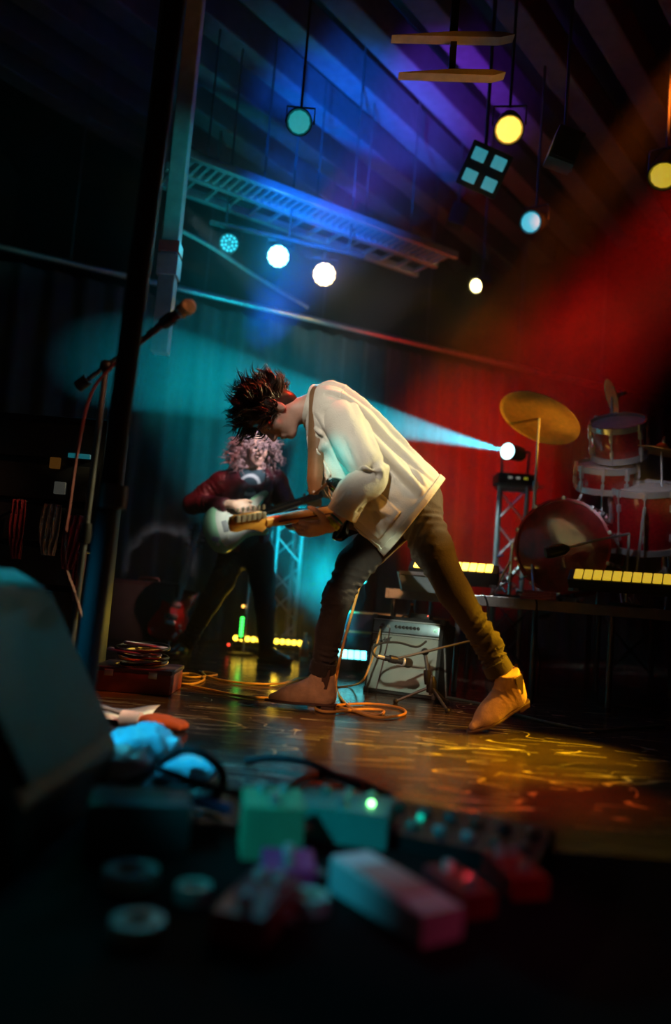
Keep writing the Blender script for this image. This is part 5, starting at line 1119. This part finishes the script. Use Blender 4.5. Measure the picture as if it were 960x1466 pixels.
# curls
rng = random.Random(23); hm = MB()
cm = field_mesh([ell(HP2(0, -0.03, 0.035), (0.098, 0.105, 0.105), HA2, 0.02), ell(HP2(0, -0.06, -0.07), (0.11, 0.07, 0.10), HA2, 0.03), ell(HP2(0, 0.125, -0.03), (0.066, 0.07, 0.10), HA2, 0.02, True)], 0.009)
hm.add(cm.v, cm.f)
s2, f2, u2 = HA2.col[0], HA2.col[1], HA2.col[2]
for k in range(330):
    while True:
        v = Vector((rng.gauss(0, 1), rng.gauss(0, 1), rng.gauss(0, 1))).normalized()
        if v.z > -0.9 and not (v.y > 0.35 and v.z < 0.35 and abs(v.x) < 0.75): break
    p = HP2(v.x * 0.10, v.y * 0.10 - 0.025, v.z * 0.11 + 0.0)
    nn = (s2 * v.x + f2 * v.y * 0.7 + u2 * v.z * 0.5); nn.normalize()
    dd = (nn * 0.55 + Vector((0, 0, -0.8)) + Vector((rng.uniform(-.3, .3), rng.uniform(-.3, .3), rng.uniform(-.2, .3)))).normalized()
    L_ = rng.uniform(0.07, 0.15); cr_ = rng.uniform(0.008, 0.015); e1 = dd.orthogonal().normalized(); e2 = dd.cross(e1); ph = rng.uniform(0, 6.28); turns = rng.uniform(1.6, 2.8)
    n_ = 14; path = [p + nn * 0.02 * (i / n_) + dd * L_ * i / n_ + (e1 * math.cos(ph + turns * 6.283 * i / n_) + e2 * math.sin(ph + turns * 6.283 * i / n_)) * cr_ for i in range(n_ + 1)]
    hm.tube(path, [0.0065 * (1 - 0.6 * i / n_) for i in range(n_ + 1)], 4, cap=False)
h2 = part('curly_hair', hm, mat('auburn_curls', (0.34, 0.22, 0.20), 0.5, vary=0.4, scale=30), pr2, 0); smooth(h2.data, 180)
# strap of the mint guitar
sp_ = [S2(386, 690, 0.12), S2(385, 680, -0.02), S2(384, 692, -0.145), S2(372, 715, -0.20), S2(352, 728, -0.24), on_g2((0.07, 0.14, 0.0))]
mb = MB().tube(cat_rom(sp_, 8), 0.022, 8, flat=0.18); mb.v = [tuple(RG2.transposed() @ (Vector(v) - O2)) for v in mb.v]
lpart('strap', mb, mat('black_strap', (0.03, 0.03, 0.035), 0.6), g2)

# ================================================================== clutter at the front of the stage
# floor monitor wedge at the near corner
WDG = mat('wedge_teal_lit_black', (0.007, 0.018, 0.017), 0.4, bump=0.5, bscale=90)  # teal light is biased into the cabinet's black
wd = thing('monitor_wedge', 'big dark floor monitor wedge at the stage corner, catching teal light', 'speaker', (-0.85, 1.55, 0))
prof = [(-1.45, 0.0), (-1.45, 0.46), (-0.80, 0.53), (-0.72, 0.49), (-0.50, 0.12), (-0.50, 0.0)]
m_ = MB().prism(prof, -0.32, 0.32, inset=0.02); m_.v = [(v[0], 1.75 + v[2], v[1]) for v in m_.v]
part('cabinet', m_, WDG, wd, 30)
gx = Vector((0.22, 0, -0.37)).normalized(); Rg = Matrix((gx, Vector((0, 1, 0)), gx.cross(Vector((0, 1, 0))))).transposed()
part('grille', MB().box(Vector((-0.605, 1.75, 0.315)), (0.38, 0.56, 0.016), Rg, 0.006), mat('wedge_grille', (0.008, 0.018, 0.017), 0.5, 0.0, bump=1.0, bscale=260), wd)
for y in (1.44, 1.70): part('handle', MB().tube([(-0.95, y - 0.02 if y < 1.5 else y, 0.25), (-0.90, y - 0.04, 0.25), (-0.80, y - 0.04, 0.25), (-0.75, y - 0.02, 0.25)], 0.012, 8), STEEL, wd)
for k in range(4): part('rubber_foot', MB().lathe([(0.02, 0), (0.02, 0.012)], (-1.4 + 0.84 * (k % 2), 1.5 + 0.5 * (k // 2), -0.002), n=12), RUBBER, wd)
# rack of gear behind the mic stand
c = at(70, 720, 3.6)
rk = thing('equipment_rack', 'dark equipment rack with small lit displays behind the vocal mic stand', 'rack', (c.x, c.y + 0.2, 0))
part('frame', MB().box((c.x - 0.1, c.y + 0.25, 0.62), (0.62, 0.4, 1.22), None, 0.012), BLACK, rk)
for k in range(6):
    part('rack_unit', MB().box((c.x - 0.1, c.y + 0.04, 0.16 + 0.19 * k), (0.54, 0.03, 0.16), None, 0.005), mat('rack_unit_face', (0.04, 0.04, 0.042), 0.4), rk)
for (x, y, w_, h_, col_, st) in ((77, 662, 0.045, 0.05, (0.9, 0.35, 0.05), 0.05), (112, 652, 0.10, 0.02, (0.03, 0.5, 0.6), 0.15), (84, 698, 0.05, 0.055, (0.6, 0.6, 0.5), 0.05)):
    q = at(x, y, c.y + 0.0); part('display', MB().box((q.x, c.y + 0.018, q.z), (w_, 0.02, h_), None, 0.003), mat('display_%d' % x, (0.1, 0.1, 0.1), 0.3, emit=col_, estr=st), rk)
# hanging cloths by the rack
CLO = mat('pale_pink_cloth', (0.62, 0.50, 0.46), 0.9, sheen=0.3); CLR = mat('wine_cloth', (0.40, 0.05, 0.09), 0.9, sheen=0.3)
for (x0, y0, x1, y1, w_, mm, lab) in ((76, 722, 68, 795, 0.055, CLO, 'pale cloth strip hanging by the equipment rack'), (110, 738, 96, 815, 0.05, CLR, 'wine red cloth hanging next to the pale cloth strip'), (117, 790, 108, 860, 0.03, CLR, 'narrow wine red ribbon hanging lowest by the mic stand'), (28, 715, 22, 800, 0.04, CLR, 'dark red cloth hanging at the outer side of the rack')):
    a = at(x0, y0, c.y - 0.08); b = at(x1, y1, c.y - 0.08); mb = MB(); vs = []
    for i in range(13):
        p = a.lerp(b, i / 12)
        for j in range(13):
            u_ = j / 12 - 0.5; ww = w_ * (0.45 + 0.55 * math.sin(math.pi * min(1, 0.25 + i / 12 * 0.65)))
            vs.append((p.x + u_ * ww * 1.6, p.y + 0.016 * math.sin(u_ * 19 + i * 0.3) , p.z))
    mb.add(vs, [(i * 13 + j, (i + 1) * 13 + j, (i + 1) * 13 + j + 1, i * 13 + j + 1) for i in range(12) for j in range(12)])
    o = single('hanging_cloth', mb, mm, lab, 'cloth'); solid(o, 0.004)
    part('peg', MB().tube([a, a + Vector((0, 0.14, 0.0))], 0.006, 6), STEEL, o)
# cable coil on a low case
c = fl(185, 992); lc = thing('low_case', 'low case coloured red for the light on it, carrying the coiled cables', 'case', (c.x, c.y + 0.15, 0))
part('case_body', MB().box((c.x, c.y + 0.15, 0.045), (0.36, 0.30, 0.09), None, 0.006), mat('red_lit_case', (0.35, 0.06, 0.03), 0.5), lc); part('lid', MB().box((c.x, c.y + 0.15, 0.10), (0.37, 0.31, 0.02), None, 0.005), mat('case_lid', (0.10, 0.04, 0.05), 0.4), lc)  # red light is put into the case colour
for sx in (-0.1, 0.1): part('latch', MB().box((c.x + sx, c.y - 0.006, 0.085), (0.04, 0.012, 0.03), None, 0.003), CHROME, lc)
rng = random.Random(5)
for k in range(9):
    cc = Vector((c.x + rng.uniform(-0.03, 0.03), c.y + 0.15 + rng.uniform(-0.03, 0.03), 0.118 + 0.011 * k)); r_ = rng.uniform(0.085, 0.125); tl = Vector((rng.uniform(-.25, .25), rng.uniform(-.25, .25), 0))
    pts = [cc + Vector((r_ * math.cos(a), r_ * math.sin(a), tl.x * r_ * math.cos(a) * 0.4 + tl.y * r_ * math.sin(a) * 0.4)) for a in [2 * math.pi * i / 28 for i in range(28)]]
    kind = k % 3  # yellow loops carry the warm light in their colour
    single('coiled_cable', MB().tube(pts, 0.007, 6, closed=True), (mat('yellow_cable', (0.85, 0.55, 0.10), 0.45), RUBBER, mat('purple_grey_cable', (0.25, 0.18, 0.3), 0.4))[kind],
           ('yellow-lit cable loop in the coil on the low case', 'black cable loop in the coil on the low case', 'purple-grey cable loop in the coil on the low case')[kind], 'cable', group='coiled cables on the low case')
# set list, tape, cloth bundle
c = fl(172, 1030); PAP = mat('white_paper', (0.85, 0.85, 0.85), 0.7)
mb = MB(); vs = [(c.x + (i / 6 - 0.5) * 0.21, c.y + (j / 6 - 0.5) * 0.29 + 0.05 * (i / 6), 0.012 + 0.012 * math.sin(i * 0.8) * math.cos(j * 0.6) + 0.01 * (j / 6)) for i in range(7) for j in range(7)]
mb.add(vs, [(i * 7 + j, (i + 1) * 7 + j, (i + 1) * 7 + j + 1, i * 7 + j + 1) for i in range(6) for j in range(6)])
solid(single('paper_sheet', mb, PAP, 'crumpled white paper sheet on the floor in front of the low case', 'paper'), 0.001)
c = fl(222, 1044); gl = thing('work_glove', 'bright orange work glove lying on the stage floor', 'glove', (c.x, c.y, 0))
gm = field_mesh([ell((c.x, c.y, 0.028), (0.065, 0.05, 0.026), None, 0.02)] + [cone((c.x + 0.03, c.y - 0.03 + 0.02 * k, 0.03), (c.x + 0.11 - abs(k - 1.5) * 0.012, c.y - 0.045 + 0.028 * k, 0.02), 0.017, 0.013, 0.012) for k in range(4)] + [cone((c.x - 0.02, c.y - 0.04, 0.03), (c.x + 0.03, c.y - 0.085, 0.02), 0.017, 0.013, 0.015)], 0.007)
part('glove_hand', gm, mat('orange_fabric', (0.9, 0.16, 0.03), 0.8), gl, 0); part('cuff', MB().tube([(c.x - 0.055, c.y, 0.03), (c.x - 0.12, c.y + 0.01, 0.028)], [0.034, 0.042], 14, flat=0.7), PAP, gl)
def bundle(x, y, r, lab, mm, seed, zz=0.5):
    c = fl(x, y); rg = random.Random(seed)
    pr = [ell((c.x + rg.uniform(-r, r) * 0.6, c.y + rg.uniform(-r, r) * 0.5, r * zz * rg.uniform(0.45, 0.8)), (r * rg.uniform(0.4, 0.7), r * rg.uniform(0.35, 0.6), r * zz * 0.6), Matrix.Rotation(rg.uniform(-.5, .5), 3, 'Y'), 0.03) for _ in range(6)]
    mb = field_mesh(pr, 0.012, cuts=[((0, 0, 0.002), (0, 0, -1))])
    mb.v = [tuple(Vector(v) + Vector((0.5, 0.5, 1)) * (0.030 if v[2] > 0.01 else 0) * (0.45 - abs(noise.noise(Vector(v) * 15 + Vector((seed, 0, 0)))) - 0.5 * abs(noise.noise(Vector(v) * 34)))) for v in mb.v]
    o = single('cloth_bundle', mb, mm, lab, 'cloth', (c.x, c.y, 0), ang=0); smooth(o.data, 180); return o
PLAS = mat('pale_plastic_sheet', (0.70, 0.78, 0.82), 0.3)
bundle(205, 1085, 0.12, 'crumpled pale plastic bundle lit cyan beside the orange glove', PLAS, 3)
bundle(150, 1125, 0.13, 'larger pale plastic bundle lit cyan at the stage corner', PLAS, 6)
bundle(265, 1115, 0.09, 'small pale plastic bundle under the black cable loops', PLAS, 9, 0.45)
# thick black cables looping over the front
def loopc(pts, r, lab, mm=RUBBER): return single('thick_cable', MB().tube(cat_rom([fl(x, y, z) for x, y, z in pts], 8), r, 8), mm, lab, 'cable')
loopc([(140, 1130, .02), (200, 1110, .05), (260, 1075, .09), (300, 1085, .10), (320, 1115, .06), (300, 1145, .02), (240, 1150, .02), (190, 1165, .012)], 0.011, 'thick black cable looped over the plastic bundles')
loopc([(225, 1100, .06), (280, 1120, .07), (340, 1135, .05), (400, 1130, .03), (450, 1110, .012), (500, 1115, .012), (560, 1140, .012)], 0.010, 'thick black cable running from the bundles to the pedals')
loopc([(330, 1160, .05), (270, 1145, .06), (215, 1135, .05), (170, 1150, .02)], 0.012, 'blue thick cable in front of the bundles', mat('blue_cable', (0.05, 0.16, 0.45), 0.35))
loopc([(350, 1090, .012), (390, 1085, .03), (440, 1092, .035), (480, 1110, .02), (520, 1125, .012)], 0.010, 'thick black cable lying behind the green pedal')
# effect pedals
def pedal(lab, x, y, w_, d_, h_, yaw, col_, knobs=2, led=None, switch=True, top=None, slope=0.012):
    c = fl(x, y); R_ = Matrix.Rotation(yaw, 3, 'Z'); t = thing('effect_pedal', lab, 'pedal', (c.x, c.y, 0), R_)
    m_ = MB().prism([(-d_ / 2, 0.004), (d_ / 2, 0.004), (d_ / 2, h_ + slope), (-d_ / 2, h_)], -w_ / 2, w_ / 2, inset=0.004); m_.v = [(v[2], v[0], v[1]) for v in m_.v]
    lpart('enclosure', m_, col_, t, 30)
    lpart('base_plate', MB().box((0, 0, 0.003), (w_ * 0.96, d_ * 0.96, 0.006)), BLACKP, t, 0)
    for k in range(knobs):
        lpart('knob', MB().lathe([(0.010, 0), (0.009, 0.016), (1e-6, 0.017)], ((k - (knobs - 1) / 2) * w_ * 0.75 / max(1, knobs), d_ * 0.30, h_ + slope * 0.8 - 0.001), n=12), mat('pale_knob', (0.6, 0.6, 0.6), 0.4), t)
    if switch: lpart('foot_switch', MB().lathe([(0.012, 0), (0.012, 0.008), (0.009, 0.012), (0.009, 0.022), (1e-6, 0.024)], (0, -d_ * 0.28, h_ + slope * 0.2 - 0.001), n=14), CHROME, t)
    if led: lpart('indicator_light', MB().sphere((w_ * 0.28, -d_ * 0.02, h_ + slope * 0.5 + 0.002), 0.006, 10), lamp_mat('led_%s' % lab[:6], led, 14.0), t)
    if top: lpart('face_plate', MB().box((0, 0, h_ + slope * 0.5 + 0.001), (w_ * 0.86, d_ * 0.5, 0.003), Matrix.Rotation(slope / d_, 3, 'X')), top, t, 0)
    lpart('jack_socket', MB().tube([(w_ / 2 - 0.002, 0.0, h_ * 0.5), (w_ / 2 + 0.02, 0.0, h_ * 0.5)], 0.008, 8), CHROME, t)
    return t
pedal('tall mint green pedal box at the front of the stage', 385, 1222, 0.125, 0.11, 0.105, 0.15, mat('green_pedal', (0.10, 0.50, 0.28), 0.4), 2, None, True)
pedal('wide teal pedal with a green light next to the mint pedal', 490, 1200, 0.21, 0.12, 0.075, -0.22, mat('teal_pedal', (0.06, 0.38, 0.34), 0.35), 3, (0.25, 1.0, 0.25), True)
pedal('long pink-white rocker pedal pointing across the stage front', 560, 1312, 0.09, 0.25, 0.055, 0.62, mat('pink_white_pedal', (0.75, 0.50, 0.55), 0.4), 0, None, False, mat('coral_tread', (0.75, 0.22, 0.20), 0.7))
pedal('small dark red pedal beside the rocker pedal', 655, 1300, 0.075, 0.12, 0.045, 0.5, mat('dark_red_pedal', (0.30, 0.02, 0.03), 0.4), 1, (1.0, 0.03, 0.05), True)
pedal('small crimson pedal at the dark end of the pedal row', 735, 1275, 0.08, 0.12, 0.045, 0.3, mat('crimson_pedal', (0.45, 0.02, 0.02), 0.4), 2, None, True)
pedal('flat magenta pedal in front of the mint pedal', 410, 1262, 0.10, 0.08, 0.035, 0.1, mat('magenta_pedal', (0.5, 0.05, 0.22), 0.4), 1, None, True)
pedal('dark maroon pedal standing between rocker and mint pedals', 365, 1330, 0.09, 0.16, 0.05, -0.3, mat('maroon_pedal', (0.28, 0.03, 0.04), 0.5), 2, None, True)
# pedalboard with a row of switches
c = fl(655, 1215); yaw = -0.42; R_ = Matrix.Rotation(yaw, 3, 'Z')
pb = thing('pedal_board', 'black switch board with a slanted row of pale foot switches', 'pedal board', (c.x, c.y, 0), R_)
m_ = MB().prism([(-0.10, 0.0), (0.10, 0.0), (0.10, 0.055), (-0.10, 0.035)], -0.19, 0.19, inset=0.004); m_.v = [(v[2], v[0], v[1]) for v in m_.v]
lpart('frame', m_, BLACKP, pb, 30)
for k in range(6):
    for j in range(2):
        x = -0.155 + 0.062 * k; y = -0.045 + 0.085 * j
        lpart('foot_switch', MB().lathe([(0.016, 0), (0.016, 0.010), (0.012, 0.014), (1e-6, 0.016)], (x, y, 0.044 + y * 0.1), n=14), mat('pink_grey_switch_%d' % ((k + j) % 3), ((0.6, 0.45, 0.5), (0.5, 0.3, 0.25), (0.45, 0.42, 0.45))[(k + j) % 3], 0.35), pb)
lpart('green_light', MB().sphere((-0.09, 0.0, 0.05), 0.008, 10), lamp_mat('teal_led', (0.0, 0.5, 0.35), 1.2), pb)
# tape rolls added for round teal glints, and a stage box in the dark
for (x, y, r_, lab) in ((186, 1268, 0.048, 'added tape roll coloured as a round teal glint on the dark stage front'), (440, 1306, 0.036, 'small added tape roll, a teal glint between the pedals'), (195, 1345, 0.040, 'added tape roll for the teal glint closest to the stage lip'), (275, 1292, 0.030, 'tiny added tape roll, a teal glint beside the largest one')):
    c = fl(x, y); o = single('glint_tape_roll', MB().lathe([(r_ * 0.6, 0.0), (r_, 0.0), (r_, 0.03), (r_ * 0.6, 0.03), (r_ * 0.6, 0.0)], (c.x, c.y, 0.0), n=28), mat('teal_glint', (0.25, 0.55, 0.50), 0.4), lab, 'tape', (c.x, c.y, 0))  # teal reflections put into the roll colour
    part('card_core', MB().lathe([(r_ * 0.52, 0.001), (r_ * 0.6, 0.001), (r_ * 0.6, 0.029), (r_ * 0.52, 0.029), (r_ * 0.52, 0.001)], (c.x, c.y, 0), n=24), mat('card_core', (0.4, 0.3, 0.2), 0.8), o)
c = fl(185, 1225); sbx = thing('stage_box', 'dark teal stage connection box on the floor below the bundles', 'box', (c.x, c.y, 0))
part('case', MB().box((c.x, c.y + 0.06, 0.05), (0.20, 0.14, 0.10), Matrix.Rotation(0.2, 3, 'Z'), 0.01), mat('dark_teal_box', (0.05, 0.13, 0.13), 0.4), sbx)
for k in range(4): part('socket', MB().lathe([(0.014, 0), (0.014, 0.006), (0.009, 0.006)], (c.x - 0.06 + 0.04 * k, c.y - 0.012 + 0.008 * k, 0.055), (0.2, -1, 0), 12), CHROME, sbx)

# ================================================================== stage haze
hz = bpy.data.materials.new('stage_haze'); hz.use_nodes = True; nt = hz.node_tree; nt.nodes.clear()
out = nt.nodes.new('ShaderNodeOutputMaterial'); vs_ = nt.nodes.new('ShaderNodeVolumeScatter'); vs_.inputs['Density'].default_value = 0.034; vs_.inputs['Anisotropy'].default_value = 0.25; vs_.inputs['Color'].default_value = (1, 1, 1, 1)
nt.links.new(vs_.outputs[0], out.inputs['Volume'])
ho = link('haze', MB().box((0.3, 6.66, 2.62), (8.9, 5.5, 5.2)).mesh('haze'), hz, None, 0); ho['kind'] = 'stuff'; ho['label'] = 'thin stage smoke filling the air behind the front guitarist'

# denser smoke: puffs over two lit battens, two clouds added to localise the glow
def plume(lab, c, r, dens):
    m = bpy.data.materials.new('smoke_puff'); m.use_nodes = True; nt = m.node_tree; nt.nodes.clear(); L = nt.links.new
    o = nt.nodes.new('ShaderNodeOutputMaterial'); v = nt.nodes.new('ShaderNodeVolumeScatter'); v.inputs['Anisotropy'].default_value = 0.2; L(v.outputs[0], o.inputs['Volume'])
    tc = nt.nodes.new('ShaderNodeTexCoord'); ln = nt.nodes.new('ShaderNodeVectorMath'); ln.operation = 'LENGTH'; L(tc.outputs['Object'], ln.inputs[0])
    mr = nt.nodes.new('ShaderNodeMapRange'); mr.interpolation_type = 'SMOOTHSTEP'; L(ln.outputs['Value'], mr.inputs[0]); mr.inputs[1].default_value = 0.1; mr.inputs[2].default_value = 0.98; mr.inputs[3].default_value = dens; mr.inputs[4].default_value = 0.0
    n = nt.nodes.new('ShaderNodeTexNoise'); n.inputs['Scale'].default_value = 2.6; n.inputs['Detail'].default_value = 4; L(tc.outputs['Object'], n.inputs['Vector'])
    m2 = nt.nodes.new('ShaderNodeMapRange'); L(n.outputs['Fac'], m2.inputs[0]); m2.inputs[1].default_value = 0.35; m2.inputs[2].default_value = 0.65
    mu = nt.nodes.new('ShaderNodeMath'); mu.operation = 'MULTIPLY'; L(mr.outputs[0], mu.inputs[0]); L(m2.outputs[0], mu.inputs[1]); L(mu.outputs[0], v.inputs['Density'])
    ob = link('smoke', MB().sphere((0, 0, 0), 1.0, 24).mesh('smoke'), m, None, 0); ob.location = c; ob.scale = r; ob['kind'] = 'stuff'; ob['label'] = lab
plume('cyan-lit smoke puff rising from the floor behind the amplifier', at(452, 835, 5.75), (0.42, 0.42, 0.62), 0.9)
plume('large smoke cloud added to hold the orange glow under the amber lamp', at(650, 478, 6.35), (0.75, 0.55, 0.62), 0.32)
plume('large smoke cloud added to hold the red glow above the drum kit', at(800, 490, 6.3), (0.85, 0.7, 0.95), 0.22)
plume('orange-lit smoke puff above the yellow batten on the drum riser', at(668, 778, 5.15), (0.42, 0.30, 0.30), 1.2)
